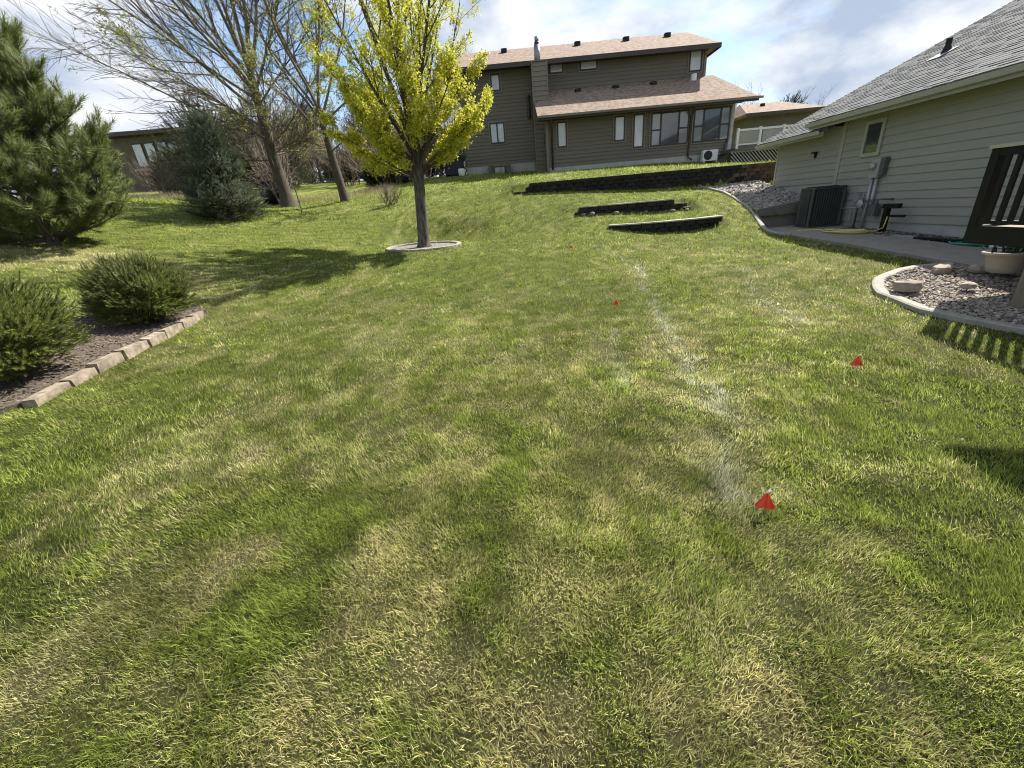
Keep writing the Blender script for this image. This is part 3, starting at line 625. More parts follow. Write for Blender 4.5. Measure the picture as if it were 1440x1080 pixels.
P0(MB().tube([(WX-.16, 11.15, 1.0), (WX-.16, 11.15, 1.12), (WX-.1, 11.02, 1.12), (WX-.05, 10.85, 1.12)], .02, 10), 'pipe', M['pipe'], t, True)
P0(MB().tube([(WX-.20, 11.65, .93), (WX-.20, 12.05, .93), (WX-.20, 12.45, .90)], .016, 8), 'pipe', M['galv'], t, True)
P0(MB().tube([(WX-.16, 11.62, .95), (WX-.16, 11.62, 1.25)], .018, 8), 'pipe', M['pipe'], t, True)
mm = MB(); mm.lathe([(.09, -.03), (.11, -.01), (.11, .01), (.09, .03), (.04, .07)], n=16); mm.v = [(WX-.24-z*.6, 11.62+x, 1.02+y) for x, y, z in mm.v]; P0(mm, 'regulator', M['galv'], t, True)
P0(MB().box(WX-.10, WX-.024, 11.9, 12.05, 1.08, 1.28), 'junction_box', M['galv'], t)
for yy in (11.85, 12.0): P0(MB().tube([(WX-.14, yy, .92), (WX-.14, yy, .34)], .012, 8), 'riser', M['galv'], t, True)
t = thing('hose_stand', 'black hose post with curved hook by the gas meter', 'hose stand', (8.98, 10.62, .33))
P0(MB().box(8.93, 9.03, 10.57, 10.67, .30, .98), 'post', M['black'], t); P0(MB().box(8.90, 9.06, 10.30, 10.72, .93, 1.03, bev=.03), 'hook', M['black'], t); P0(MB().box(8.95, 9.01, 10.12, 10.58, .74, .79), 'arm', M['black'], t)
def coil(name, cx, cy, z, r0, r1, loops, rad, mt, label, tail):
    pts = []
    for i in range(loops*20):
        a = 2*math.pi*i/20; L_ = i/20; rr = r0+(r1-r0)*(.5+.5*math.sin(L_*2.1+1.0))*(.8+.2*math.sin(a*.53+L_)); ox, oy = .07*math.sin(L_*1.7), .10*math.cos(L_*2.3)
        pts.append((cx+ox+rr*math.cos(a)*.72, cy+oy+rr*math.sin(a)*1.3, z+.016+.006*L_+.006*math.sin(i*.9)))
    pts += tail; mb = MB().tube(pts, rad, 7); o = mb.build(name, mt, None, True); return tag(o, label, 'hose')
coil('garden_hose', 8.35, 10.9, .425, .16, .52, 6, .014, M['yellow'], 'yellow garden hose coiled on the concrete path', [(8.5, 11.3, .45), (8.2, 11.75, .46), (7.75, 11.9, .465)])
tag(MB().tube([(8.7, 10.9, .43), (8.85, 10.7, .42), (8.93, 10.55, .5), (8.95, 10.53, .75)], .014, 7).build('garden_hose', M['yellow'], None, True), 'loose yellow hose end hanging from the black hose post', 'hose')
coil('garden_hose', 8.62, 8.05, .325, .16, .30, 5, .014, M['teal'], 'teal green garden hose coiled beside the deck', [(8.4, 7.7, .34), (8.25, 7.5, .33)])
t = thing('sprinkler_base', 'small pale plastic sprinkler lying beside the teal hose', 'sprinkler', (8.62, 7.62, .33))
P0(MB().box(8.5, 8.74, 7.52, 7.74, .32, .40, bev=.04), 'base', M['white'], t); P0(MB().tube([(8.62, 7.55, .43), (8.62, 7.72, .43)], .035, 10), 'head', M['pipe'], t)
t = thing('downspout_extension', 'flat black and white drain extension lying along the path edge', 'drain pipe', (8.62, 9.2, .35))
P0(MB().box(8.56, 8.70, 8.35, 9.3, .355, .40, bev=.02), 'black_pipe', M['black'], t); P0(MB().box(8.555, 8.69, 9.302, 9.9, .36, .405, bev=.02), 'pale_pipe', M['galv'], t)

# ------------------------------------------------------------------ air conditioner
t = thing('air_conditioner', 'large dark grey air conditioning condenser on the concrete path', 'air conditioner', (8.72, 12.6, .46))
ax0, ax1, ay0, ay1, az0, az1 = 8.26, 9.18, 12.30, 12.84, .50, 1.44
P0(MB().box(ax0+.04, ax1-.04, ay0+.04, ay1-.04, az0, az1), 'coil_core', M['acdark'], t)
P0(MB().box(ax0-.01, ax1+.01, ay0-.01, ay1+.01, .455, .525, bev=.05), 'base_pan', M['acmetal'], t)
P0(MB().box(ax0-.015, ax1+.015, ay0-.015, ay1+.015, az1, az1+.055, bev=.06), 'top_cover', M['acmetal'], t)
for cx, cy in ((ax0+.04, ay0+.04), (ax1-.04, ay0+.04), (ax0+.04, ay1-.04), (ax1-.04, ay1-.04)): P0(MB().box(cx-.045, cx+.045, cy-.045, cy+.045, .526, az1, bev=.03), 'corner_post', M['acmetal'], t)
for i in range(11):
    x = ax0+.13+i*(ax1-ax0-.26)/10; P0(MB().box(x-.022, x+.022, ay0, ay0+.035, .53, az1-.003), 'slat', M['acmetal'], t)
for i in range(8):
    y = ay0+.13+i*(ay1-ay0-.26)/7; P0(MB().box(ax0, ax0+.035, y-.022, y+.022, .53, az1-.003), 'slat', M['acmetal'], t)
P0(MB().box(ax0-.003, ax0+.03, ay0+.09, ay1-.09, az1-.12, az1-.06), 'name_band', M['acmetal'], t)
for i in range(4):
    rr = .12+.09*i; pts = [(8.7+rr*math.cos(a*math.pi/12), 12.6+rr*.85*math.sin(a*math.pi/12), az1+.07) for a in range(25)]; P0(MB().tube(pts, .006, 5, False), 'fan_guard_ring', M['acdark'], t)
for a in range(4):
    c, s = math.cos(a*math.pi/4), math.sin(a*math.pi/4); P0(MB().tube([(8.7-.40*c, 12.6-.34*s, az1+.062), (8.7+.40*c, 12.6+.34*s, az1+.062)], .006, 5), 'fan_guard_bar', M['acdark'], t)

# ------------------------------------------------------------------ deck with black railing (right)
DX, DY = 6.0, 5.78
t = thing('deck', 'raised deck with black baluster railing over the gravel bed', 'deck', (DX, DY, .2))
P0(MB().box(DX+.045, WX-.03, -4, DY-.045, .88, .93), 'deck_floor', M['timber'], t)
P0(MB().box(DX, DX+.04, -4, DY, .74, .96), 'rim_board', M['black'], t); P0(MB().box(DX+.04, WX-.03, DY-.04, DY, .74, .955), 'rim_board', M['black'], t)
P0(MB().box(DX+.0, DX+.04, -4, DY-.1, .985, 1.03), 'bottom_rail', M['black'], t); P0(MB().box(DX, DX+.045, -4, DY-.095, 1.76, 1.845), 'top_rail', M['black'], t)
P0(MB().box(DX-.03, DX+.09, -4, DY+.02, 1.847, 1.885), 'rail_cap', M['cap'], t)
P0(MB().box(DX-.003, DX+.095, DY-.095, DY, .961, 1.846), 'railing_post', M['black'], t)
P0(MB().box(7.2, WX-.03, DY-.04, DY, .985, 1.03), 'bottom_rail', M['black'], t); P0(MB().box(7.2, WX-.03, DY-.045, DY, 1.76, 1.845), 'top_rail', M['black'], t)
P0(MB().box(7.1, 7.19, DY-.09, DY, .961, 1.845), 'railing_post', M['black'], t)
P0(MB().box(7.1, WX-.03, DY-.075, DY+.018, 1.848, 1.884), 'rail_cap', M['cap'], t)
y = DY-.20
while y > -3.9: P0(MB().box(DX+.004, DX+.036, y-.027, y+.027, 1.031, 1.759), 'baluster', M['black'], t); y -= .13
x = 7.35
while x < WX-.1: P0(MB().box(x-.02, x+.02, DY-.038, DY-.002, 1.031, 1.759), 'baluster', M['black'], t); x += .125
for (px, py) in ((DX+.16, 4.98), (DX+.16, 2.4), (8.7, 4.98), (DX+.16, -.5)): P0(MB().box(px-.07, px+.07, py-.07, py+.07, -.1, .878), 'support_post', M['timber'], t)
P0(MB().box(DX+.10, WX-.03, 4.94, 5.02, .72, .877), 'beam', M['timber'], t)
# added roof slab on posts, out of view, placed to cast a shadow wedge on the lawn
RC = (5.92, 5.10, 4.35)
t = thing('shadow_roof', 'added unseen roof casting the shadow wedge on the lawn', 'shadow caster', (RC[0], RC[1], RC[2]))
P0(MB().hexa([(RC[0], -4, RC[2]), (9.29, -4, RC[2]+.9), (9.29, RC[1], RC[2]+.9), (RC[0], RC[1], RC[2]), (RC[0], -4, RC[2]+.14), (9.29, -4, RC[2]+1.04), (9.29, RC[1], RC[2]+1.04), (RC[0], RC[1], RC[2]+.14)]), 'roof', M['roofdeck'], t)
for py in (-.6, -3.6): P0(MB().box(RC[0]+.12, RC[0]+.24, py-.06, py+.06, .932, RC[2]+.02), 'post', M['black'], t)

# pot and rocks on the gravel
t = thing('flower_pot', 'pale clay flower pot with dark withered plant beside the deck', 'pot', (6.98, 6.02, .25))
pr = [(.17, 0), (.185, .01), (.20, .08), (.225, .2), (.245, .235), (.275, .24), (.285, .265), (.275, .285), (.25, .285), (.235, .27)]
mb = MB(); mb.lathe(pr, n=30); mb.build('pot_body', M['pot'], t, True)
mb = MB(); mb.lathe([(.1, .24), (.236, .252), (.1, .27), (.02, .28)], n=20); mb.build('potting_soil', M['soil'], t)
mb = MB(); rp = random.Random(4)
for i in range(40):
    a = rp.uniform(0, 6.28); r_ = rp.uniform(.02, .18); hh = rp.uniform(.05, .16); mb.tube([(r_*math.cos(a), r_*math.sin(a), .26), (r_*1.1*math.cos(a+.2), r_*1.1*math.sin(a+.2), .26+hh), (r_*1.35*math.cos(a+.5), r_*1.35*math.sin(a+.5), .25+hh*1.1)], [.012, .009, .004], 4)
mb.build('withered_plant', M['darkfir'], t)
def rock(x, y, z, sx, sy, sz, rz, label, cat='rock', seed=0, mt='rock'):
    rr = random.Random(seed); mb = MB(); n = 9
    prof = [(.55, -.15), (.95, .05), (1.0, .45), (.9, .8), (.55, .97), (.2, 1.0)]; mb.lathe(prof, n=n)
    mb.v = [(a*sx*(1+rr.uniform(-.12, .12)), b*sy*(1+rr.uniform(-.12, .12)), c*sz*(1+rr.uniform(-.08, .08))) for a, b, c in mb.v]
    o = mb.build('rock', M[mt]); o.location = (x, y, z); o.rotation_euler = (0, 0, rz); return tag(o, label, cat)
rock(5.52, 5.86, .13, .17, .12, .15, -.5, 'squarish brown rock at the rounded end of the gravel bed', seed=1)
rock(6.62, 6.52, .20, .20, .13, .12, .6, 'flat brown rock between the path and the flower pot', seed=2)
rock(6.88, 6.28, .22, .13, .1, .10, 1.2, 'small dark brown rock beside the clay pot', seed=3)
rock(6.15, 5.65, .16, .10, .08, .07, .2, 'small reddish rock in the middle of the gravel', seed=4)

# ------------------------------------------------------------------ tan two-storey house
H2 = thing('two_storey_house', 'tan lap-sided two-storey house with brown shingle roofs and tall chimney', 'house', (4.5, 25.5, 3.2))
def q2(mb, name, mt, parent=H2, smooth=False): return hp(mb, name, mt, parent, smooth)
def lap(name, x0, x1, y, z0, z1, parent=H2, ex=.165, mt=None, axis='y'):
    mb = MB(); z = z0
    while z < z1-.01:
        h = min(ex, z1-z)
        if axis == 'y': mb.hexa([(x0, y-.028, z), (x1, y-.028, z), (x1, y+.02, z), (x0, y+.02, z), (x0, y-.004, z+h-.001), (x1, y-.004, z+h-.001), (x1, y+.02, z+h-.001), (x0, y+.02, z+h-.001)])
        else: mb.hexa([(y-.028, x0, z), (y+.02, x0, z), (y+.02, x1, z), (y-.028, x1, z), (y-.004, x0, z+h-.001), (y+.02, x0, z+h-.001), (y+.02, x1, z+h-.001), (y-.004, x1, z+h-.001)])
        z += ex
    o = q2(mb, name, mt or M['tan'], parent); o['kind'] = 'stuff'; return o
YF, YU = 23.0, 25.5
q2(MB().box(2.08, 10.95, YF+.021, 29, 2.6, 5.5), 'wall_core', M['tan']); q2(MB().box(-2.1, 10.45, YU+.021, 30.5, 2.9, 8.2), 'wall_core', M['tan'])
lap('siding', 2.06, 10.92, YF, 3.32, 5.42); lap('siding', -2.12, 1.6, YU, 3.86, 8.3); lap('siding', 2.35, 10.42, YU, 6.9, 8.3)
lap('siding', YF+.03, YU, 2.06, 3.32, 5.7, axis='x')
lap('siding', YF+.03, 29, 10.96, 3.32, 5.42, axis='x').scale = (1, 1, 1)
q2(MB().box(2.04, 10.97, YF-.01, YF+.02, 2.75, 3.317), 'foundation', M['found']); q2(MB().box(-2.1, 1.6, YU-.02, YU+.02, 3.1, 3.856), 'foundation', M['found'])
q2(MB().box(2.02, 2.14, YF-.045, YF-.029, 3.05, 5.4), 'corner_trim', M['tantrim']); q2(MB().box(10.82, 10.99, YF-.045, YF-.029, 3.05, 5.42), 'corner_trim', M['found'])
q2(MB().box(10.36, 10.48, YU-.045, YU-.029, 6.95, 8.25), 'corner_trim', M['tantrim'])
# upper roof (gable running sideways, hipped right end) and lower shed roof
ye, ze = 24.85, 8.2; yr, zr = 28.2, 9.68; xl, xr_ = -3.0, 10.85
U = MB(); U.add([(xl, ye, ze), (xr_, ye, ze), (xr_-.45, yr, zr), (xl, yr, zr), (xl, 31.6, ze), (xr_, 31.6, ze), (xl, ye, ze-.1), (xr_, ye, ze-.1), (xr_, 31.6, ze-.1), (xl, 31.6, ze-.1)],
    [(0, 1, 2, 3), (1, 5, 2), (3, 2, 5, 4), (0, 3, 4), (6, 9, 8, 7), (0, 6, 7, 1), (1, 7, 8, 5), (5, 8, 9, 4), (4, 9, 6, 0)])
ur = q2(U, 'upper_roof', M['roof2'])
q2(MB().box(xl, xr_, ye-.03, ye-.001, ze-.19, ze+.005), 'fascia', M['browntrim']); q2(MB().box(xl, xr_+.0, ye+.0, YU-.03, ze-.115, ze-.102), 'soffit', M['browntrim'])
q2(MB().box(xr_+.001, xr_+.03, ye-.03, 31, ze-.19, ze+.005), 'fascia', M['browntrim'])
yl, zl = 22.4, 5.43; xa, xb = 1.62, 11.75; pj = (7.05-zl)/(YU-yl)
Lr = MB(); Lr.add([(xa, yl, zl), (xb, yl, zl), (xb-.9, YU-.03, 7.05), (xa, YU-.03, 7.05), (xa, yl, zl-.09), (xb, yl, zl-.09), (xb-.9, YU-.03, 6.9), (xa, YU-.03, 6.9)], [(0, 1, 2, 3), (7, 6, 5, 4), (0, 4, 5, 1), (1, 5, 6, 2), (3, 2, 6, 7), (0, 3, 7, 4)])
lr = q2(Lr, 'lower_roof', M['roof2'])
Lx = MB(); Lx.add([(10.43, YU-.03, 7.045), (xb-.905, YU-.03, 7.045), (xb-.9-.5, 28.5, 7.4), (10.43, 28.5, 7.4), (10.43, YU-.03, 6.8), (xb-.905, YU-.03, 6.8), (xb-1.4, 28.5, 6.8), (10.43, 28.5, 6.8)], [(0, 1, 2, 3), (0, 4, 5, 1), (1, 5, 6, 2), (3, 2, 6, 7)])
q2(Lx, 'lower_roof', M['roof2'])
Lh = MB(); Lh.add([(xb+.003, yl+.0, zl), (xb+.38, yl+.3, zl+.06), (xb+.0, YU+1, 6.55), (xb-.895, YU-.03, 7.04), (xb+.003, yl, zl-.09), (xb+.38, yl+.3, zl-.03)], [(0, 1, 2, 3), (0, 4, 5, 1)]); q2(Lh, 'hip_roof', M['roof2'])
q2(MB().box(xa, xb, yl-.03, yl-.001, zl-.17, zl+.005), 'fascia', M['browntrim']); q2(MB().box(xa+.02, xb-.5, yl+.0, YF-.03, zl-.12, zl-.105), 'soffit', M['browntrim'])
q2(MB().box(xa-.02, xb+.02, yl-.13, yl-.032, zl-.09, zl+.0), 'gutter', M['tantrim'])
for x in (.35, 4.3, 6.9, 9.1): q2(MB().box(x-.16, x+.16, 27.35, 27.65, 9.33, 9.52, bev=.05), 'roof_vent', M['black'], ur)
for x, yy in ((3.9, 25.0), (5.8, 25.0), (7.7, 25.0)): q2(MB().box(x-.15, x+.15, yy-.15, yy+.15, zl+pj*(yy-yl)-.02, zl+pj*(yy-yl)+.1, bev=.04), 'roof_vent', M['black'], lr)
q2(MB().lathe([(.16, 0), (.16, .2), (.1, .26)], n=12) if False else MB().tube([(9.75, 25.1, 6.75), (9.75, 25.1, 7.08)], .14, 12), 'roof_vent', M['white'], lr)
# chimney chase and steel flue
ch = q2(MB().box(1.62, 2.28, 24.25, 25.4, 3.0, 7.98), 'chimney', M['tantrim']); 
lapc = MB(); z = 3.2
while z < 7.95:
    h = min(.2, 7.97-z); lapc.hexa([(1.60, 24.205, z), (2.30, 24.205, z), (2.30, 24.249, z), (1.60, 24.249, z), (1.60, 24.235, z+h-.002), (2.30, 24.235, z+h-.002), (2.30, 24.249, z+h-.002), (1.60, 24.249, z+h-.002)]); z += .2
o = q2(lapc, 'chimney_siding', M['tantrim'], ch); o['kind'] = 'stuff'
q2(MB().box(1.56, 1.62, 24.19, 24.28, 3.1, 7.985), 'chimney_trim', M['tantrim'], ch); q2(MB().box(2.28, 2.34, 24.19, 24.28, 6.2, 7.985), 'chimney_trim', M['tantrim'], ch)
q2(MB().box(1.54, 2.36, 24.17, 25.45, 7.985, 8.03), 'chimney_cap', M['tantrim'], ch)
fl = q2(MB().tube([(1.92, 24.8, 8.03), (1.92, 24.8, 8.78)], .15, 16), 'flue_pipe', M['steel'], ch, True)
q2(MB().tube([(1.92, 24.8, 8.79), (1.92, 24.8, 8.90)], .12, 16), 'flue_neck', M['browntrim'], fl, True); q2(MB().tube([(1.92, 24.8, 8.90), (1.92, 24.8, 9.1)], .1, 16), 'flue_cap', M['steel'], fl, True)
# windows
def win(x0, x1, z0, z1, y, pm, fw_=.055, mull=(), parent=H2, trans=()):
    f = MB(); o1 = y-.075; o2 = y-.029
    f.box(x0, x1, o1, o2, z1-fw_, z1); f.box(x0, x1, o1, o2, z0, z0+fw_); f.box(x0, x0+fw_, o1, o2, z0+fw_, z1-fw_); f.box(x1-fw_, x1, o1, o2, z0+fw_, z1-fw_)
    wnd = q2(f, 'window', M['dframe'], parent); cuts = [x0+fw_]+list(mull)+[x1-fw_]
    for mx_ in mull: q2(MB().box(mx_-.035, mx_+.035, o1+.004, o2, z0+fw_, z1-fw_), 'mullion', M['dframe'], wnd)
    for i, (a, b) in enumerate(zip(cuts[:-1], cuts[1:])):
        a2 = a+(.036 if i else 0); b2 = b-(.036 if i < len(cuts)-2 else 0); pmi = pm[i] if isinstance(pm, (list, tuple)) else pm
        q2(MB().box(a2, b2, y-.045, y-.03, z0+fw_, z1-fw_), 'pane', M[pmi], wnd)
        if i in trans: zc = z0+(z1-z0)*.48; q2(MB().box(a2, b2, y-.07, y-.046, zc-.03, zc+.03), 'transom', M['dframe'], wnd)
    # flat casing around the frame
    c = MB(); k = .07; o3 = y-.05
    c.box(x0-k, x1+k, o3, o2, z1+.001, z1+k); c.box(x0-k, x1+k, o3, o2, z0-k, z0-.001); c.box(x0-k, x0-.001, o3, o2, z0, z1); c.box(x1+.001, x1+k, o3, o2, z0, z1)
    q2(c, 'casing', M['tantrim'], wnd); return wnd
win(2.57, 3.02, 4.15, 5.22, YF, 'palepane'); win(5.31, 5.81, 4.2, 5.24, YF, 'palepane'); win(6.22, 6.72, 3.85, 5.25, YF, 'palepane')
win(7.06, 8.85, 3.84, 5.25, YF, ['glassmid', 'glass', 'glassmid'], .05, (7.52, 8.38), trans=(0, 2)); win(9.08, 10.8, 3.85, 5.24, YF, ['glassmid', 'glass', 'glassmid'], .05, (9.55, 10.35), trans=(0, 2))
k_ = YU/24.5
def up_(x0, x1, z0, z1): return (x0*k_, x1*k_, 1.65+(z0-1.65)*k_, 1.65+(z1-1.65)*k_)
for b, pm, mu in (((9.23, 9.84, 7.04, 7.94), 'palepane', ()), ((2.45, 3.13, 7.49, 7.95), 'palepane', ()), ((3.93, 4.79, 7.5, 7.96), 'palepane', ()), ((-.45, .01, 7.0, 7.71), 'palepane', ()), ((-.69, .06, 4.75, 5.68), 'palepane', (-.33,))):
    x0, x1, z0, z1 = up_(*b); win(x0, x1, z0, z1, YU, pm, .06, mu)
b = up_(-.66, -.05, 3.30, 3.72); win(b[0], b[1], b[2], b[3], YU-.001, 'glassmid', .05)
q2(MB().box(.05, .25, 24.6, YU-.03, 3.3, 3.85).box(-.95, -.78, 24.6, YU-.03, 3.3, 3.85), 'window_well', M['wood2'])
# downspouts
for pts in ([(8.92, YF-.55, 5.3), (8.92, YF-.5, 5.2), (8.92, YF-.09, 4.95), (8.92, YF-.09, 3.25), (9.05, YF-.25, 3.1)], [(2.25, YF-.5, 5.3), (2.3, YF-.09, 5.0), (2.3, YF-.09, 3.2)], [(10.75, YF-.09, 3.9), (10.75, YF-.09, 3.4), (10.5, YF-.12, 3.2), (10.2, YF-.15, 3.15)]): q2(MB().tube(pts, .045, 8), 'downspout', M['browntrim'], H2, True)
q2(MB().tube([(1.4, YU-.1, 5.9), (1.4, YU-.1, 6.9)], .09, 8), 'downspout', M['browntrim'])
# side wing further back
q2(MB().box(14.9, 20, 29.02, 34, 3.5, 5.7), 'wing_wall', M['tan']); lap('siding', 14.9, 20, 29.0, 4.2, 5.65)
Wg = MB(); Wg.add([(14.3, 28.4, 5.62), (19.0, 28.4, 5.62), (17.6, 31, 6.5), (15.1, 31, 6.5), (14.3, 34, 5.62), (19.0, 34, 5.62), (14.3, 28.4, 5.5), (19.0, 28.4, 5.5), (19, 34, 5.5), (14.3, 34, 5.5)], [(0, 1, 2, 3), (1, 5, 2), (3, 2, 5, 4), (0, 3, 4), (0, 6, 7, 1), (1, 7, 8, 5), (6, 9, 8, 7), (4, 9, 6, 0)])
wr = q2(Wg, 'wing_roof', M['roof2']); q2(MB().box(14.28, 18.98, 28.36, 28.398, 5.46, 5.63), 'fascia', M['browntrim']); q2(MB().box(15.95, 16.2, 30.0, 30.2, 6.15, 6.32, bev=.04), 'roof_vent', M['black'], wr)

t = thing('heat_pump', 'small white heat pump with round dark fan against the tan house wall', 'heat pump', (9.85, 22.7, 2.95))
P0(MB().box(9.50, 10.22, 22.55, 22.85, 2.98, 3.45, bev=.03), 'case', M['white'], t)
mm = MB(); mm.lathe([(.2, 0), (.2, .012), (.17, .016), (.05, .02)], n=24); mm.v = [(9.74+x, 22.549-z, 3.22+y) for x, y, z in mm.v]; P0(mm, 'fan_grille', M['acdark'], t)
P0(MB().box(9.52, 9.6, 22.5, 22.9, 2.86, 2.979).box(10.12, 10.2, 22.5, 22.9, 2.86, 2.979), 'feet', M['galv'], t)
P0(MB().tube([(10.22, 22.75, 3.1), (10.5, 22.85, 3.1), (10.68, 22.88, 3.2), (10.72, 22.9, 3.7)], .045, 8), 'line_cover', M['pipe'], t, True)

# raised deck at the far house
t = thing('raised_deck', 'pale railed raised deck with lattice skirt beside the tan house', 'deck', (12, 21.8, 3.2))
P0(MB().box(10.5, 14.4, 21.5, 22.9, 3.22, 3.36), 'deck_floor', M['pipe'], t)
for z0, z1 in ((4.0, 4.08), (3.44, 3.5)): P0(MB().box(10.5, 14.4, 21.5, 21.56, z0, z1), 'rail', M['offwhite'], t)
for x in (10.55, 11.55, 12.6, 13.7): p_ = P0(MB().box(x-.05, x+.05, 21.47, 21.57, 3.3, 4.12), 'rail_post', M['offwhite'], t); P0(MB().box(x-.07, x+.07, 21.45, 21.59, 4.121, 4.16), 'post_cap', M['offwhite'], p_)
for i in range(3): P0(MB().box(10.62+i*1.06, 11.48+i*1.06, 21.522, 21.532, 3.52, 3.98), 'glass_panel', M['glassmid'], t)
la = MB()
for i in range(-12, 34):
    x = 11.0+i*.15
    for d_, yy in ((-1, 21.62),):
        xa_, xb_ = (x, x+.5) if d_ == 1 else (x+.5, x); za, zb = 2.68, 3.18
        def cl(xx0, z0_, xx1, z1_):
            lo_, hi_ = 10.4, 14.3
            if max(xx0, xx1) < lo_ or min(xx0, xx1) > hi_: return None
            f_ = lambda X: z0_+(z1_-z0_)*(X-xx0)/(xx1-xx0); X0, X1 = min(max(xx0, lo_), hi_), min(max(xx1, lo_), hi_); return X0, f_(X0), X1, f_(X1)
        c_ = cl(xa_, za, xb_, zb)
        if c_: la.hexa([(c_[0]-.025, yy-.008, c_[1]), (c_[0]+.025, yy-.008, c_[1]), (c_[0]+.025, yy+.008, c_[1]), (c_[0]-.025, yy+.008, c_[1]), (c_[2]-.025, yy-.008, c_[3]), (c_[2]+.025, yy-.008, c_[3]), (c_[2]+.025, yy+.008, c_[3]), (c_[2]-.025, yy+.008, c_[3])])
o = P0(la, 'lattice', M['lattice'], t); o['kind'] = 'stuff'
P0(MB().box(10.38, 14.4, 21.60, 21.66, 3.185, 3.215), 'lattice_rail', M['lattice'], t)
P0(MB().box(10.4, 14.4, 22.1, 22.14, 2.4, 3.2), 'skirt_backing', M['browntrim'], t)

# ------------------------------------------------------------------ dark wooden house beyond the pine
t = thing('cedar_house', 'dark weathered house with flat eave and pale windows beyond the pine', 'house', (-28, 40, 5.2))
def q3(mb, name, mt, parent=t):
    o = mb.build(name, mt, parent); off = t.location.copy() if parent == t else t.location.copy(); o.data.transform(Matrix.Translation(-off)); return o
q3(MB().box(-33.5, -19, 38.02, 46, 4.2, 9.3), 'wall_core', M['wood2'])
mb = MB()
for i in range(58): mb.box(-33.5+i*.25, -33.5+i*.25+.235, 37.99, 38.018, 4.4, 9.25)
o = q3(mb, 'board_siding', M['wood2']); o['kind'] = 'stuff'
q3(MB().hexa([(-34.6, 37.2, 9.25), (-18.2, 37.2, 9.05), (-18.2, 47, 9.05), (-34.6, 47, 9.25), (-34.6, 37.2, 9.55), (-18.2, 37.2, 9.3), (-18.2, 47, 9.3), (-34.6, 47, 9.55)]), 'roof', M['browntrim'])
for x in (-29.3, -28.3, -27.3, -26.4):
    wd = q3(MB().box(x-.42, x+.42, 37.93, 37.985, 7.0, 8.75), 'window', M['dframe']); q3(MB().box(x-.34, x+.34, 37.915, 37.929, 7.1, 8.65), 'pane', M['palepane' if x < -28 else 'glassmid'], wd)
q3(MB().box(-28.6, -25.6, 37.90, 37.985, 4.3, 6.75), 'brick_base', M['brickpale']); q3(MB().box(-25.3, -24.0, 37.9, 37.985, 6.6, 7.7), 'pale_panel', M['brickpale'])
q3(MB().box(-29.9, -25.7, 37.6, 37.89, 6.78, 6.92), 'ledge', M['brickpale'])

# ------------------------------------------------------------------ small things on the lawn
def flag(x, y, rz, label, sc=1.0, lean=0.):
    z = hz(x, y); t = thing('marking_flag', label, 'flag', (x, y, z), rz)
    MB().tube([(0, 0, -.03), (.004+lean*.1, .0, .15*sc)], .0016, 5).build('wire', M['wire'], t)
    mb = MB(); n = 7; V = []; 
    for i in range(n+1):
        u = i/n
        for j in range(6):
            v = j/5; wv = (.016*math.sin(u*6.5+v*2)+.012*math.sin(u*13+sc*40))*v; half = .052*v*sc
            V.append((lean*.1+(u-.5)*2*half, -.018*v+wv-.02*abs(u-.5)*v, .148*sc-.105*sc*v+.012*sc*math.cos((u-.5)*3)*v))
    Fs = [(i*6+j, i*6+j+1, (i+1)*6+j+1, (i+1)*6+j) for i in range(n) for j in range(5)]
    mb.add(V, Fs); o = mb.build('pennant', M['red'], t, False)
    MB().tube([(lean*.1-.006, 0, .139*sc), (lean*.1+.004, -.003, .152*sc), (lean*.1+.012, 0, .16*sc)], [.006, .008, .004], 5).build('worn_tip', M['white'], t)
    sm = o.modifiers.new('thick', 'SOLIDIFY'); sm.thickness = .0012
flag(1.27, 1.80, -.6, 'red marking flag standing alone in dark green grass at the end of the pale trail', 1.0)
flag(3.20, 3.70, -.5, 'red marking flag nearest the deck railing shadow', 1.0, .1)
flag(1.58, 6.52, -.1, 'red marking flag left of the pale trail in the lawn', .95)
flag(1.49, 11.02, 0, 'tiny red marking flag on the lawn below the lowest garden wall', .9)
tag(MB().tube([(6.04, 14.6, 1.1), (6.10, 14.6, 1.5), (6.2, 14.6, 1.82)], .008, 6).build('garden_stake', M['pipe']), 'thin dark stake leaning beside the stepped garden wall', 'stake')
z = hz(-8.3, 18); tag(MB().tube([(-8.3, 18, z-.1), (-8.36, 18, z+1.0)], .02, 6).build('garden_stake', M['pipe']), 'thin upright stake between the two bare trees', 'stake')
z = hz(-10.9, 20.8); t = thing('compost_bin', 'black rounded bin behind the big bare tree trunk', 'bin', (-10.75, 20.9, z))
mb = MB(); mb.lathe([(.5, 0), (.55, .3), (.52, .65), (.42, .85)], n=20); mb.build('bin_body', M['black'], t, True); mb = MB(); mb.lathe([(.44, .852), (.42, .9), (.2, .96), (.05, .97)], n=20); mb.build('lid', M['black'], t, True)
z = hz(-2.85, 24.6); t = thing('covered_grill', 'dark covered grill at the corner of the tan house', 'grill', (-2.75, 24.75, z))
mb = MB(); mb.box(-.5, .5, -.3, .3, .06, .72, bev=.08); mb.box(-.42, .42, -.24, .24, .721, .95, bev=.12); mb.build('cover', mat('grill_cover', (.012, .013, .022), (.02, .02, .032), .8, 3), t)
mb = MB(); 
for sx in (-.42, .42): mb.box(sx-.03, sx+.03, -.25, .25, -.05, .059)
mb.build('legs', M['black'], t)
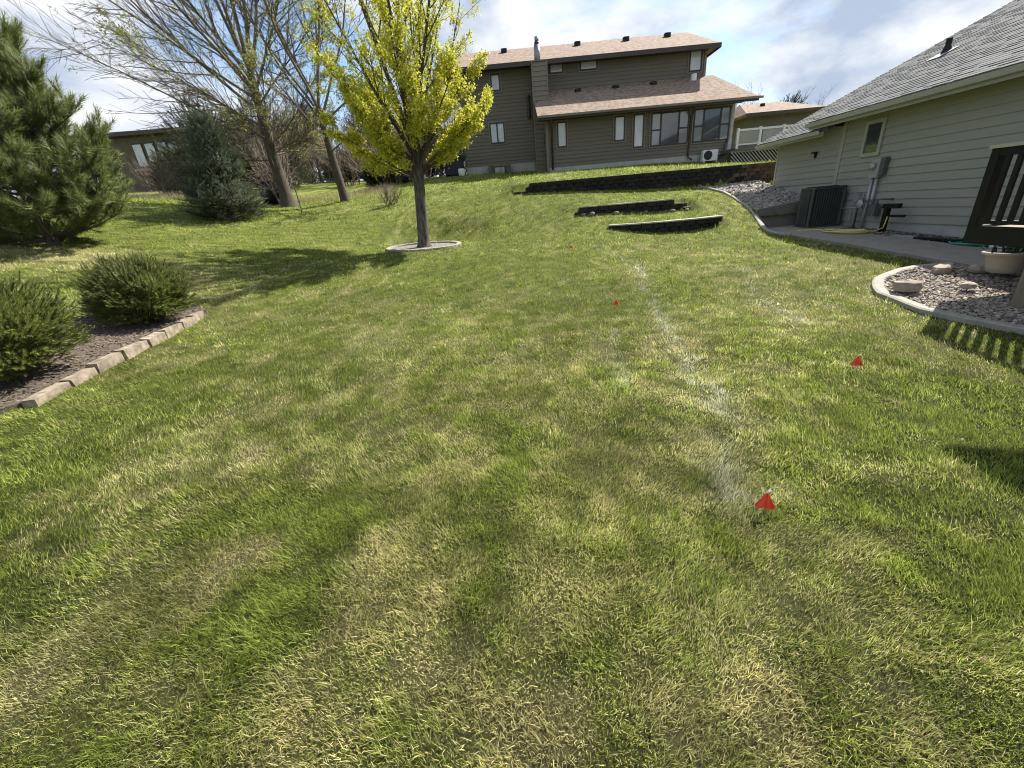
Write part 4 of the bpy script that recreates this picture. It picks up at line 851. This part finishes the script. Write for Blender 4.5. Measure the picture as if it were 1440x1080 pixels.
for i, (x, y, lb) in enumerate(((-2.35, 24.3, 'white bucket beside the dark covered grill'), (-4.6, 25.2, 'white bag left of the dark covered grill under the maple crown'))):
    mb = MB(); mb.lathe([(.14, -.03), (.17, .1), (.18, .3), (.16, .34), (.05, .33)], n=14); o = mb.build('bucket' if i == 0 else 'bag', M['white'], None, True); o.location = (x, y, hz(x, y)); tag(o, lb, 'bucket' if i == 0 else 'bag')

# stone edging of the shrub bed
t = thing('stone_edging', 'low row of pale rectangular stone blocks edging the shrub bed', 'edging', (-5.1, 5, .25))
EL = [(-4.93, 3.72), (-5.06, 4.3), (-5.14, 4.8), (-5.25, 5.7), (-5.42, 6.6), (-5.60, 7.35)]
Ls = np.array(EL); ss = np.concatenate([[0], np.cumsum(np.hypot(*np.diff(Ls, axis=0).T))]); sc = .0; i = 0
while sc+.5 < ss[-1]:
    ln = [.52, .40, .46, .50, .38][i % 5]; a = (np.interp(sc, ss, Ls[:, 0]), np.interp(sc, ss, Ls[:, 1])); b = (np.interp(sc+ln, ss, Ls[:, 0]), np.interp(sc+ln, ss, Ls[:, 1]))
    rr = random.Random(i); mb = MB(); h = .085 if i > 1 else .05; jt = lambda: rr.uniform(-.012, .012)
    mb.hexa([(-ln/2+.012, -.07+jt(), -.12), (ln/2-.008, -.07+jt(), -.12), (ln/2-.008, .06, -.12), (-ln/2+.008, .06, -.12), (-ln/2+.012, -.06+jt(), h+jt()), (ln/2-.012, -.06+jt(), h+jt()), (ln/2-.012, .055, h+jt()), (-ln/2+.012, .055, h+jt())])
    cx, cy = (a[0]+b[0])/2, (a[1]+b[1])/2; o = mb.build('edging_block', M['edgestone'], t); o.location = (cx-t.location.x, cy-t.location.y, hz(cx, cy)+.02-t.location.z); o.rotation_euler = (rr.uniform(-.04, .04), rr.uniform(-.03, .03), math.atan2(b[1]-a[1], b[0]-a[0])+rr.uniform(-.05, .05))
    sc += ln; i += 1

# ring around the maple
t = thing('tree_ring', 'round concrete edging ring filled with grey mulch under the maple', 'edging', (RING[0], RING[1], hz(RING[0], RING[1])))
for i in range(14):
    a0, a1 = 2*math.pi*i/14+.012, 2*math.pi*(i+1)/14-.012; mb = MB(); pin = []; pout = []
    for j in range(4):
        a = a0+(a1-a0)*j/3; pin.append((1.02*math.cos(a), 1.02*math.sin(a))); pout.append((1.15*math.cos(a), 1.15*math.sin(a)))
    poly = pout+pin[::-1]; zz = [hz(RING[0]+x, RING[1]+y)-t.location.z for x, y in poly]; n = 8
    mb.add([(x, y, z_-.1) for (x, y), z_ in zip(poly, zz)]+[(x, y, z_+.055) for (x, y), z_ in zip(poly, zz)], [tuple(range(n-1, -1, -1)), tuple(range(n, 2*n))]+[(k, (k+1) % n, n+(k+1) % n, n+k) for k in range(n)]); mb.build('edging_block', M['kerbconc'], t)
o = drape('mulch', [(RING[0]+1.03*math.cos(a*math.pi/12), RING[1]+1.03*math.sin(a*math.pi/12)) for a in range(24)], lambda x, y: height(x, y)+.008, mat('ring_mulch', (.07, .06, .048), (.27, .245, .20), .95, 11, 9, bump=.8, bscale=50), .2)
o.data.transform(Matrix.Translation(-t.location)); o.parent = t
#@@TREES@@
# ------------------------------------------------------------------ trees and shrubs
class Grow:
    """collects branch polylines as tubes; keeps twig tips for foliage"""
    def __init__(s, seed): s.r = np.random.default_rng(seed); s.V = []; s.F = []; s.n = 0; s.tips = []; s.dirs = []
    def tube(s, P, rad, n):
        k = len(P); D = np.gradient(P, axis=0); D /= np.linalg.norm(D, axis=1)[:, None]+1e-9
        ref = np.array([1., 0, 0]) if abs(D[0][0]) < .8 else np.array([0, 1., 0])
        A = np.cross(D, ref); A /= np.linalg.norm(A, axis=1)[:, None]+1e-9; B = np.cross(D, A)
        a = np.arange(n)*2*math.pi/n
        V = P[:, None]+(A[:, None]*np.cos(a)[None, :, None]+B[:, None]*np.sin(a)[None, :, None])*rad[:, None, None]
        i = np.arange(k-1)[:, None]*n; j = np.arange(n)[None]; j2 = (j+1) % n
        F_ = np.stack([i+j, i+j2, i+n+j2, i+n+j], -1).reshape(-1, 4)+s.n
        s.V.append(V.reshape(-1, 3)); s.F.append(F_); s.n += k*n
    def path(s, p, d, L, segs, wob, trop):
        P = [np.array(p, float)]; d = np.array(d, float); d /= np.linalg.norm(d)
        for i in range(segs):
            d = d+s.r.normal(0, wob, 3)+np.array(trop)/segs; d /= np.linalg.norm(d); P.append(P[-1]+d*L/segs)
        return np.array(P)
    def branch(s, p, d, L, r0, lev, spec):
        """spec[lev] = dict(n children, len ratio, angle, wob, trop, start, segs, sides)"""
        q = spec[lev]; P = s.path(p, d, L, q['segs'], q['wob'], q['trop']); k = len(P)
        rad = r0*(1-(1-q.get('taper', .25))*np.linspace(0, 1, k))
        if r0 > q.get('minr', 0): s.tube(P, np.maximum(rad, q.get('rmin', .002)), q['sides'])
        if lev+1 >= len(spec):
            s.tips.append(P[-1]); s.dirs.append(P[-1]-P[-2])
            for f in q.get('leafat', ()): i = f*(k-1); a = int(i); s.tips.append(P[a]+(P[min(a+1, k-1)]-P[a])*(i-a)); s.dirs.append(P[-1]-P[-2])
            return
        c = spec[lev+1]; n = q['n'] if isinstance(q['n'], int) else s.r.integers(*q['n'])
        for i in range(n):
            t = q['start']+(1-q['start'])*((i+s.r.uniform(.1, .9))/n); ii = t*(k-1); a = min(int(ii), k-2); pos = P[a]+(P[a+1]-P[a])*(ii-a); dd = P[a+1]-P[a]; dd /= np.linalg.norm(dd)
            u = np.cross(dd, s.r.normal(0, 1, 3)); u /= np.linalg.norm(u)+1e-9
            if 'bias' in q: u = u+np.array(q['bias']); u -= dd*u.dot(dd); u /= np.linalg.norm(u)+1e-9
            ang = R(q['ang'])*s.r.uniform(.7, 1.3); nd = dd*math.cos(ang)+u*math.sin(ang)
            Ln = L*q['ratio']*s.r.uniform(.65, 1.25)*(1-q.get('short', .45)*t); rn = max(rad[a]*q.get('rr', .55), q.get('rmin', .002))
            s.branch(pos, nd, Ln, rn, lev+1, spec)
    def obj(s, name, mt, parent):
        o = arr_obj(name, np.concatenate(s.V)-np.array(parent.location), np.concatenate(s.F), mt, parent, True); return o
def frames(D, rng):
    D = D/(np.linalg.norm(D, axis=1)[:, None]+1e-9); a = rng.normal(0, 1, D.shape); X = np.cross(D, a); X /= np.linalg.norm(X, axis=1)[:, None]+1e-9; Y = np.cross(D, X); return X, Y, D
def place(proto, PF, P, D, sc, rng):
    """copies of a small prototype (verts, faces) at points P with axis D, as one mesh"""
    X, Y, Z = frames(D, rng); n = len(P)
    V = P[:, None]+(proto[None, :, 0, None]*X[:, None]+proto[None, :, 1, None]*Y[:, None]+proto[None, :, 2, None]*Z[:, None])*sc[:, None, None]
    Fc = PF[None]+(np.arange(n)*len(proto))[:, None, None]; return V.reshape(-1, 3), Fc.reshape(-1, PF.shape[1])
def needle_tuft(n, shoot, nl, spread, seed, w=.0035):
    """shoot with needles pointing outward and forward"""
    r = np.random.default_rng(seed); V = []; F_ = []
    for i in range(n):
        z = shoot*(i/n)**.9; a = i*2.4+r.uniform(-.3, .3); sp = spread*r.uniform(.7, 1.2)*(1-.35*i/n); d = np.array([math.cos(a)*math.sin(sp), math.sin(a)*math.sin(sp), math.cos(sp)]); p = np.array([0, 0, z])
        q = np.cross(d, [0, 0, 1]); q /= np.linalg.norm(q)+1e-9; L = nl*r.uniform(.75, 1.15)
        b = len(V); V += [p-q*w, p+q*w, p+d*L]; F_.append((b, b+1, b+2))
    return np.array(V), np.array(F_)
def leaf_cluster(n, size, rad, seed):
    r = np.random.default_rng(seed); V = []; F_ = []
    for i in range(n):
        c = r.normal(0, rad, 3); u = r.normal(0, 1, 3); u /= np.linalg.norm(u); v = np.cross(u, r.normal(0, 1, 3)); v /= np.linalg.norm(v); s_ = size*r.uniform(.6, 1.25); f = np.cross(u, v)*.18*s_
        b = len(V); V += [c-u*s_*.5, c-v*s_*.42+f, c+u*s_*.55, c+v*s_*.42+f]; F_.append((b, b+1, b+2, b+3))
    return np.array(V), np.array(F_)
def foliage(name, protos, P, D, sc, mt, parent, rng):
    k = rng.integers(0, len(protos), len(P)); Vs = []; Fs = []; n = 0
    for i, (pv, pf) in enumerate(protos):
        m = k == i
        if not m.any(): continue
        V, Fc = place(pv, pf, P[m], D[m], sc[m], rng); Vs.append(V); Fs.append(Fc+n); n += len(V)
    return arr_obj(name, np.concatenate(Vs)-np.array(parent.location), np.concatenate(Fs), mt, parent)

# --- young maple with fresh yellow-green leaves
def maple():
    x, y = RING[0], RING[1]; z = hz(x, y); t = thing('maple_tree', 'young maple with fresh yellow-green leaves inside the concrete ring', 'tree', (x, y, z))
    g = Grow(21); r = g.r; base = np.array([x, y, z])
    tp = np.array([(0, 0, -.1), (0, 0, .0), (.0, 0, .08), (.01, 0, .25), (.07, 0, 1.0), (.13, .0, 1.8), (.17, 0, 2.35), (.19, 0, 2.75)])+base
    g.tube(tp, np.array([.30, .26, .205, .175, .16, .155, .165, .13]), 14)
    trunk = g.obj('trunk', M['bark'], t)
    g = Grow(22); g.tips = []; r = g.r
    spec = [dict(n=13, ratio=.30, ang=34, wob=.035, trop=(0, 0, .22), start=.20, segs=9, sides=7, taper=.15, rr=.42, rmin=.006),
            dict(n=6, ratio=.42, ang=36, wob=.06, trop=(0, 0, .25), start=.15, segs=5, sides=4, taper=.3, rr=.5, rmin=.004),
            dict(n=0, ratio=0, ang=0, wob=.09, trop=(0, 0, .3), start=0, segs=3, sides=3, taper=.4, leafat=(.15, .4, .7))]
    limbs = [(14, 95, 7.6, .085), (8, 250, 7.8, .09), (20, 20, 7.0, .075), (24, 170, 7.2, .075), (30, 310, 6.6, .07), (34, 60, 6.0, .06), (36, 215, 6.2, .06), (42, 350, 5.2, .055), (44, 135, 5.4, .055), (46, 270, 5.0, .05), (52, 30, 4.4, .05), (54, 185, 4.6, .05), (58, 235, 3.9, .045), (57, 320, 3.9, .045), (78, 0, 3.0, .035), (80, 30, 2.6, .03), (80, 200, 3.5, .035), (82, 165, 3.3, .035), (78, 250, 2.6, .03), (70, 345, 3.3, .035), (62, 160, 3.6, .04), (64, 5, 3.7, .045), (50, 95, 4.6, .05), (66, 280, 3.2, .035), (66, 210, 3.4, .035), (28, 265, 6.8, .06), (26, 120, 6.6, .06)]
    for i, (tilt, az, L, r0) in enumerate(limbs):
        h = 2.05+.75*(1-tilt/70)+r.uniform(-.1, .1); tilt = tilt*.80; L = L*(.98 if tilt < 24 else .80); p = base+np.array([.17, 0, h]); d = np.array([math.sin(R(tilt))*math.cos(R(az)), math.sin(R(tilt))*math.sin(R(az)), math.cos(R(tilt))])
        g.branch(p, d, L*.93, r0, 0, spec)
    limb = g.obj('limbs', M['barkdark'], t)
    P = np.array(g.tips); D = np.array(g.dirs)
    h = P[:, 2]-z; keep = r.random(len(P)) < np.interp(h, [2, 3, 5.0, 6.5, 9], [1, 1, .75, .45, .3])*(.45+1.1*(fbm(P[:, 0]*1.0+P[:, 2]*.7, P[:, 1]+P[:, 2], 1.1, 2))); keep &= h > 1.75
    P, D = P[keep], D[keep]+np.array([0, 0, .02])
    pr = [leaf_cluster(11, .058, .058, s_) for s_ in range(5)]
    foliage('leaves', pr, P, D, r.uniform(.7, 1.25, len(P)), M['maple'], t, r)
    print('maple tips', len(P))
maple()

# --- big spreading tree and its neighbour, mostly bare
def bare_tree(name, label, x, y, trunk, limbs, spec, seed, barkm, twigm, leafn=None, leafsel=None, fork=None, group=None):
    z = hz(x, y); t = thing(name, label, 'tree', (x, y, z), 0, group); g = Grow(seed); base = np.array([x, y, z])
    tp = np.array([p[:3] for p in trunk])+base; g.tube(tp, np.array([p[3] for p in trunk]), 12); g.obj('trunk', barkm, t)
    g = Grow(seed+1); r = g.r; tops = tp[-1]
    for (hh, tilt, az, L, r0) in limbs:
        f = hh/trunk[-1][2]; p = np.array([np.interp(hh+z, tp[:, 2], tp[:, i]) for i in range(3)]); d = np.array([math.sin(R(tilt))*math.cos(R(az)), math.sin(R(tilt))*math.sin(R(az)), math.cos(R(tilt))]); g.branch(p, d, L, r0, 0, spec)
    g.obj('crown', twigm, t)
    if leafn:
        P = np.array(g.tips); D = np.array(g.dirs); k = leafsel(P-base, r); P, D = P[k], D[k]
        foliage('leaves', [leaf_cluster(leafn, .06, .09, s_) for s_ in range(4)], P, D, r.uniform(.6, 1.2, len(P)), M['budleaf'], t, r)
    return t
spec_big = [dict(n=20, ratio=.42, ang=28, wob=.045, trop=(0, 0, .05), start=.15, segs=10, sides=7, taper=.12, rr=.5, rmin=.012),
            dict(n=11, ratio=.42, ang=30, wob=.06, trop=(0, 0, .12), start=.12, segs=6, sides=4, taper=.25, rr=.45, rmin=.007),
            dict(n=0, ratio=0, ang=0, wob=.07, trop=(0, 0, .1), start=0, segs=4, sides=3, taper=.4, leafat=(.5,), rmin=.006)]
bare_tree('cottonwood_tree', 'big spreading tree with bare left branches and sparse pale buds behind the spruce', -9.69, 20,
    [(.0, 0, -.2, .50), (-.02, 0, .08, .37), (-.06, 0, .5, .26), (-.14, 0, 1.6, .22), (-.2, 0, 2.8, .19), (-.22, .1, 4.0, .155), (-.2, .1, 5.2, .10)],
    [(4.6, 12, 60, 8.5, 0.086), (4.9, 18, 150, 8.5, 0.079), (4.2, 32, 178, 8.8, 0.072), (3.6, 46, 185, 8.8, 0.065), (3.0, 56, 172, 8.0, 0.058), (2.6, 64, 190, 7.2, 0.050), (4.4, 38, 160, 8.2, 0.061), (4.0, 53, 200, 8.2, 0.058), (4.8, 24, 10, 7.5, 0.072), (4.3, 42, 350, 6.0, 0.058), (5.0, 20, 250, 8.0, 0.065), (4.6, 30, 220, 7.8, 0.061), (3.8, 50, 20, 5.0, 0.043), (5.1, 8, 300, 8.5, 0.079), (2.8, 62, 240, 5.0, 0.043), (2.3, 68, 300, 4.2, 0.036), (2.4, 60, 20, 3.6, 0.036), (2.0, 75, 60, 3, 0.029), (2.0, 80, 330, 3, 0.029), (2.6, 85, 270, 2.6, 0.022), (3.2, 80, 300, 2.8, 0.022), (3.4, 85, 200, 2.6, 0.022), (2.2, 88, 350, 2.4, 0.022), (3.0, 85, 10, 2.8, 0.022), (1.8, 90, 210, 2.2, 0.022)], spec_big, 41, M['barkold'], M['twig'],
    9, lambda q, r: (r.random(len(q)) < np.where((q[:, 0] > -2.0), .8, .05)*np.where(q[:, 2] > 4.2, 1, .15)))
spec_mid = [dict(n=12, ratio=.42, ang=30, wob=.07, trop=(0, 0, .2), start=.2, segs=8, sides=6, taper=.15, rr=.5, rmin=.01),
            dict(n=9, ratio=.42, ang=34, wob=.08, trop=(0, 0, .15), start=.15, segs=5, sides=4, taper=.25, rr=.5, rmin=.006),
            dict(n=0, ratio=0, ang=0, wob=.08, trop=(0, 0, .1), start=0, segs=3, sides=3, taper=.4, rmin=.006, leafat=(.5,))]
bare_tree('ash_tree', 'slim leaning bare tree with budding twigs behind the maple', -7.22, 20,
    [(.05, 0, -.2, .26), (.02, 0, .1, .21), (-.03, 0, .6, .175), (-.12, 0, 1.5, .155), (-.2, 0, 2.6, .135), (-.25, 0, 3.6, .11)],
    [(3.3, 14, 150, 8.5, .08), (3.5, 12, 20, 8.0, .07), (3.0, 32, 170, 7.0, .055), (3.1, 30, 340, 6.6, .055), (3.4, 24, 260, 7.2, .06), (2.7, 44, 195, 5.2, .045), (2.8, 46, 10, 5.0, .045), (3.5, 22, 90, 7, .06), (2.4, 56, 240, 4.0, .04), (2.0, 64, 180, 4.0, .035), (1.9, 64, 350, 3.6, .035), (3.2, 38, 220, 6.4, .05)], spec_mid, 57, M['barkold'], M['twig'],
    6, lambda q, r: r.random(len(q)) < .42)

# --- long-needled pine at the left
def conifer(name, label, x, y, Ht, R0, seed, tuft, tsc, mt, barkm, whorl=.42, per=7, droop=-.05, upt=.35, side=9, prof=.85, low=.15, dens=1.0, group=None, zoff=0, foldist=.25):
    z = hz(x, y)+zoff; t = thing(name, label, 'tree', (x, y, z), 0, group); g = Grow(seed); r = g.r; base = np.array([x, y, z])
    tp = np.array([(r.normal(0, .02), r.normal(0, .02), h) for h in np.linspace(-.15, Ht, 12)])+base; g.tube(tp, np.linspace(.026*Ht, .012, 12), 9); g.obj('trunk', barkm, t)
    g = Grow(seed+1); r = g.r; P = []; D = []; h = low
    while h < Ht-.12:
        f = h/Ht; L0 = R0*(1-f)**prof*min(1, .62+f*4); n = max(4, int(per*(1-.35*f))); a0 = r.uniform(0, 6.28)
        for i in range(n):
            a = a0+2*math.pi*i/n+r.normal(0, .16); L = L0*r.uniform(.78, 1.14)+.08; el = droop+.9*f+r.normal(0, .08)
            d = np.array([math.cos(a)*math.cos(el), math.sin(a)*math.cos(el), math.sin(el)]); p = base+np.array([0, 0, h+r.normal(0, .05)])
            B = g.path(p, d, L, 6, .05, (0, 0, upt)); g.tube(B, np.linspace(.012+.016*L, .006, 7), 5)
            ns = max(2, int(side*L/R0*dens+2))
            for j in range(ns):
                tt = foldist+(1-foldist)*(j+r.uniform(0, 1))/ns; ii = tt*6; k = min(int(ii), 5); q = B[k]+(B[k+1]-B[k])*(ii-k); dd = B[k+1]-B[k]; dd /= np.linalg.norm(dd)
                sd = np.cross(dd, [0, 0, 1])*(1 if j % 2 else -1); nd = dd*.65+sd*.75+np.array([0, 0, r.uniform(-.05, .45)]); Ls = min(.75, L*.42)*(1.15-.75*tt)*r.uniform(.7, 1.2)+.08
                C_ = g.path(q, nd, Ls, 3, .08, (0, 0, upt*.9)); g.tube(C_, np.linspace(.009, .005, 4), 3)
                m = max(2, int(Ls/.09))
                for q_ in range(m): u = (q_+r.uniform(.2, 1))/m*3; kk = min(int(u), 2); P.append(C_[kk]+(C_[kk+1]-C_[kk])*(u-kk)); D.append((C_[kk+1]-C_[kk])/np.linalg.norm(C_[kk+1]-C_[kk])+r.normal(0, .35, 3)+np.array([0, 0, .15]))
                P.append(C_[-1]); D.append(C_[-1]-C_[-2])
            P.append(B[-1]); D.append(B[-1]-B[-2])
        h += whorl*(1-.45*f)*r.uniform(.85, 1.15)
    P.append(tp[-1]); D.append(np.array([0, 0, 1.]))
    g.obj('branches', barkm, t); P = np.array(P); D = np.array(D); D /= np.linalg.norm(D, axis=1)[:, None]
    foliage('needles', tuft, P, D, tsc*r.uniform(.75, 1.25, len(P)), mt, t, r); print(label, len(P)); return t
pt = [needle_tuft(40, .22, .13, 1.0, i, .0055) for i in range(4)]
conifer('pine_tree', 'bushy long-needled green pine with low branches at the lawn edge', -10.95, 10.5, 5.0, 2.1, 61, pt, 1.15, M['pine'], M['barkdark'], .44, 9, -.05, .5, 12, .62, .18, 1.0)
st = [needle_tuft(30, .16, .035, .95, i+8, .0042) for i in range(4)]
conifer('spruce_tree', 'small dense blue-green spruce standing on the lawn before the bare tree', -9.98, 16, 3.1, 1.22, 71, st, 1.0, M['spruce'], M['barkdark'], .19, 12, -.12, .25, 12, .8, .08, 1.3)

# --- shrubs in the stone-edged bed
def shrub(name, label, x, y, rx, ry, hgt, n, seed, tuft, tsc, mt, zc=.45, group=None, stems=26, flat=0.):
    z = hz(x, y)+.04; t = thing(name, label, 'shrub', (x, y, z), 0, group); g = Grow(seed); r = g.r; base = np.array([x, y, z])
    for i in range(stems):
        a = r.uniform(0, 6.28); el = r.uniform(.35, 1.4); d = np.array([math.cos(a)*math.cos(el), math.sin(a)*math.cos(el), math.sin(el)]); L = .8*min(rx, hgt)*r.uniform(.7, 1.2); B = g.path(base+np.array([r.normal(0, .06), r.normal(0, .06), -.03]), d, L, 5, .1, (0, 0, .2)); g.tube(B, np.linspace(.022, .006, 6), 5)
    g.obj('stems', M['barkdark'], t)
    u = r.normal(0, 1, (n, 3)); u[:, 2] = np.abs(u[:, 2])*1.15-.75; u /= np.linalg.norm(u, axis=1)[:, None]
    rad = r.uniform(.45, 1.0, n)**.55; lump = .95+.15*np.sin(u[:, 0]*5+seed)*np.cos(u[:, 1]*4.3)+.12*np.sin(u[:, 2]*9+u[:, 0]*7)+r.normal(0, .05, n)
    c = np.array([0, 0, zc*hgt]); P = base+c+u*rad[:, None]*lump[:, None]*np.array([rx, ry, hgt*(1-zc)]); P[:, 2] = np.where(P[:, 2] < z+.05, z+r.uniform(.04, .3, n), P[:, 2])
    D = u*np.array([1, 1, .8])+np.array([0, 0, .75])+r.normal(0, .3, (n, 3)); D /= np.linalg.norm(D, axis=1)[:, None]
    foliage('foliage', tuft, P, D, tsc*r.uniform(.7, 1.3, n), mt, t, r); return t
mt_ = [needle_tuft(34, .13, .042, .85, i+20, .0042) for i in range(4)]
shrub('mugo_pine', 'rounded green evergreen shrub at the far end of the stone edging', -5.95, 6.6, .64, .62, .95, 4200, 81, mt_, .9, M['mugo'])
shrub('mugo_pine', 'taller green evergreen shrub beside the lowered end blocks of the stone edging', -5.66, 4.25, .60, .62, 1.08, 4000, 83, mt_, .9, M['mugo'])

# --- woods and brush behind
jt = [needle_tuft(18, .30, .10, .8, i+30, .012) for i in range(3)]
for x, y, rx, hh, sd, lb, mk in ((-15.6, 25.0, 1.9, 4.4, 91, 'tall grey-green juniper behind the blue-green spruce', 'juniper'), (-13.6, 27, 2.0, 4.3, 92, 'olive juniper between the spruce and the big bare tree', 'juniper'), (-18.3, 26, 1.1, 1.8, 93, 'low dark juniper in front of the dark weathered house', 'juniper'), (-11.0, 33, 1.7, 1.7, 94, 'low dark evergreen far in the gap between the bare trunks', 'darkfir'), (-7.6, 33.5, 1.9, 1.9, 95, 'low dark evergreen far behind the slim leaning trunk', 'darkfir'), (-4.6, 32.5, 1.8, 2.0, 96, 'low dark evergreen far behind the maple trunk', 'darkfir'), (-6.6, 25.2, .9, 1.1, 97, 'dark low shrub right of the slim leaning trunk', 'darkfir')):
    shrub('juniper_shrub', lb, x, y, rx, rx*.9, hh, 1500, sd, jt, 1.4, M[mk], .35, None, 14)
ft = [needle_tuft(16, .45, .12, .7, i+40, .016) for i in range(3)]
for x, y, h_, rr_, sd, lb in ((-18.5, 46, 6.5, 2.2, 101, 'dark evergreen far behind the big bare tree'), (-12.5, 44, 7.6, 2.4, 102, 'tall dark evergreen far between the two bare trees'), (19.5, 33, 2.9, 1.6, 103, 'dark evergreen beyond the grey shingle roof')):
    conifer('far_evergreen', lb, x, y, h_, rr_, sd, ft, 1.2, M['darkfir'], M['barkdark'], .5, 7, -.05, .2, 6, .7, .2, .8)
spec_th = [dict(n=9, ratio=.5, ang=30, wob=.09, trop=(0, 0, .15), start=.15, segs=6, sides=4, taper=.2, rr=.55, rmin=.01),
           dict(n=7, ratio=.5, ang=34, wob=.1, trop=(0, 0, .1), start=.1, segs=4, sides=3, taper=.3, rr=.6, rmin=.007),
           dict(n=0, ratio=0, ang=0, wob=.1, trop=(0, 0, .1), start=0, segs=3, sides=3, taper=.4, rmin=.006)]
def thicket(seed, hgt, n, mt, spread=40, nm='bare_shrub'):
    t = thing(nm, 'x', 'shrub'); g = Grow(seed); r = g.r
    for i in range(n):
        a = r.uniform(0, 6.28); tl = R(r.uniform(4, spread)); g.branch((r.normal(0, .3), r.normal(0, .3), -.1), (math.sin(tl)*math.cos(a), math.sin(tl)*math.sin(a), math.cos(tl)), hgt*r.uniform(.7, 1.1), .045, 0, spec_th)
    g.obj('stems', mt, t); return t
pro = [thicket(111, 3.2, 9, M['twigred']), thicket(112, 4.6, 8, M['twig'], 28), thicket(113, 2.0, 10, M['twig'], 50)]
TH = [(-12.0, 31, 1, 1.0, 'tall grey brush behind the black bin and big trunk'), (-9.0, 32, 1, 1.15, 'tall grey brush seen between the two bare trunks'), (-6.2, 31, 1, 1.1, 'tall grey brush between the slim leaning trunk and the maple'), (-10.1, 20.7, 0, .95, 'reddish twiggy suckers growing around the big bare trunk'), (-9.6, 28.5, 0, .9, 'brown thicket right behind the gap between the bare trunks'), (-7.4, 29.5, 0, 1.1, 'brown thicket right behind the slim leaning trunk'), (-5.0, 29.0, 0, 1.0, 'brown thicket right behind the maple trunk'), (-3.6, 28.0, 0, .9, 'brown thicket beside the left wall of the tan house'), (-6.0, 24.2, 2, .8, 'low dark brush on the lawn edge left of the maple trunk'), (-22.5, 30, 0, .6, 'reddish bare brush below the pale brick of the dark house'), (-17.5, 23.6, 2, .9, 'low grey brush left of the spruce'), (-25.5, 33, 2, 1.0, 'bare brush in front of the dark house wall'), (-12.2, 24.5, 1, .9, 'grey bare shrub behind the black bin'),
      (-11.2, 33, 0, 1.2, 'brown brush in the gap between the two bare trunks'), (-14.5, 36, 1, 1.1, 'tall bare brush far behind the black bin'), (-8.5, 35, 0, 1.3, 'brown brush behind the slim leaning tree'), (-5.6, 34, 1, 1.2, 'tall bare thicket behind the maple trunk'),
      (-7.0, 25.0, 0, .75, 'dark multi-stemmed shrub just right of the slim leaning trunk'), (-5.6, 26.2, 0, .9, 'reddish bare shrub left of the white bag'), (-3.4, 33, 1, 1.3, 'tall bare thicket left of the tan house'), (-4.85, 18.2, 2, .42, 'tiny dry twiggy shrub on the lawn behind the maple'),
      (-17, 40, 1, 1.3, 'bare trees far behind the junipers'), (-8.0, 42, 1, 1.6, 'tall bare trees far behind the slim leaning tree'), (-3, 44, 1, 1.7, 'tall bare trees far behind the maple'), (-22, 42, 1, 1.3, 'bare trees rising behind the dark house roof'), (17.3, 36, 1, .85, 'bare treetop behind the side wing roof'), (22.5, 36, 1, .8, 'bare treetop behind the grey shingle roof')]
for i, (x, y, k, sc_, lb) in enumerate(TH):
    o = copy_tree(pro[k]); o.location = (x, y, hz(x, y)-.05); o.rotation_euler = (0, 0, i*1.9); o.scale = (sc_,)*3; o['label'] = lb; o['group'] = 'bare brush behind the lawn'
    if 'tree' in lb: o['category'] = 'tree'; o.name = 'bare_tree'
for p in pro:
    for c in list(p.children): bpy.data.objects.remove(c)
    bpy.data.objects.remove(p)
# dry tall grass along the back edge of the lawn
def dry_fringe():
    n = 9000; x = RNG.uniform(-24, -5, n); y = np.interp(x, [-24, -20, -14, -9, -5], [23, 22.6, 21.6, 21.8, 21])+RNG.normal(0, .55, n)+1.2*(fbm(x, x*0, .5, 2)-.5)
    z = height(x, y); P = np.stack([x, y, z-.02], 1); D = np.stack([RNG.normal(0, .4, n), RNG.normal(0, .4, n), np.ones(n)], 1)
    pv = np.array([(-.012, 0, 0), (.012, 0, 0), (0, .02, 1.)]); V, F_ = place(pv, np.array([(0, 1, 2)]), P, D, RNG.uniform(.12, .42, n), RNG)
    tag(arr_obj('dry_grass', V, F_, M['drygrass']), 'dry straw-coloured tall grass along the back edge of the lawn', 'grass', kind='stuff')
dry_fringe()

def litter():
    n = 260; r_ = np.sqrt(RNG.uniform(.5, 90, n)); a = RNG.uniform(-1.05, 1.05, n); x, y = r_*np.sin(a), r_*np.cos(a); k = ~nolawn(x, y); x, y = x[k], y[k]; n = len(x)
    P = np.stack([x, y, height(x, y)+relief(x, y)+RNG.uniform(.012, .035, n)], 1); D = np.stack([RNG.normal(0, .5, n), RNG.normal(0, .5, n), np.ones(n)], 1)
    pv = np.array([(-.5, 0, 0), (0, -.3, .12), (.55, 0, .05), (0, .3, .15)]); V, F_ = place(pv, np.array([(0, 1, 2, 3)]), P, D, RNG.uniform(.012, .034, n), RNG)
    tag(arr_obj('leaf_litter', V, F_, island_mat('dead_leaf', [(.08, .055, .035), (.22, .16, .09), (.34, .27, .16), (.12, .08, .05)], .8, .1)), 'small dead leaves and bits scattered over the lawn', 'litter', kind='stuff')
litter()
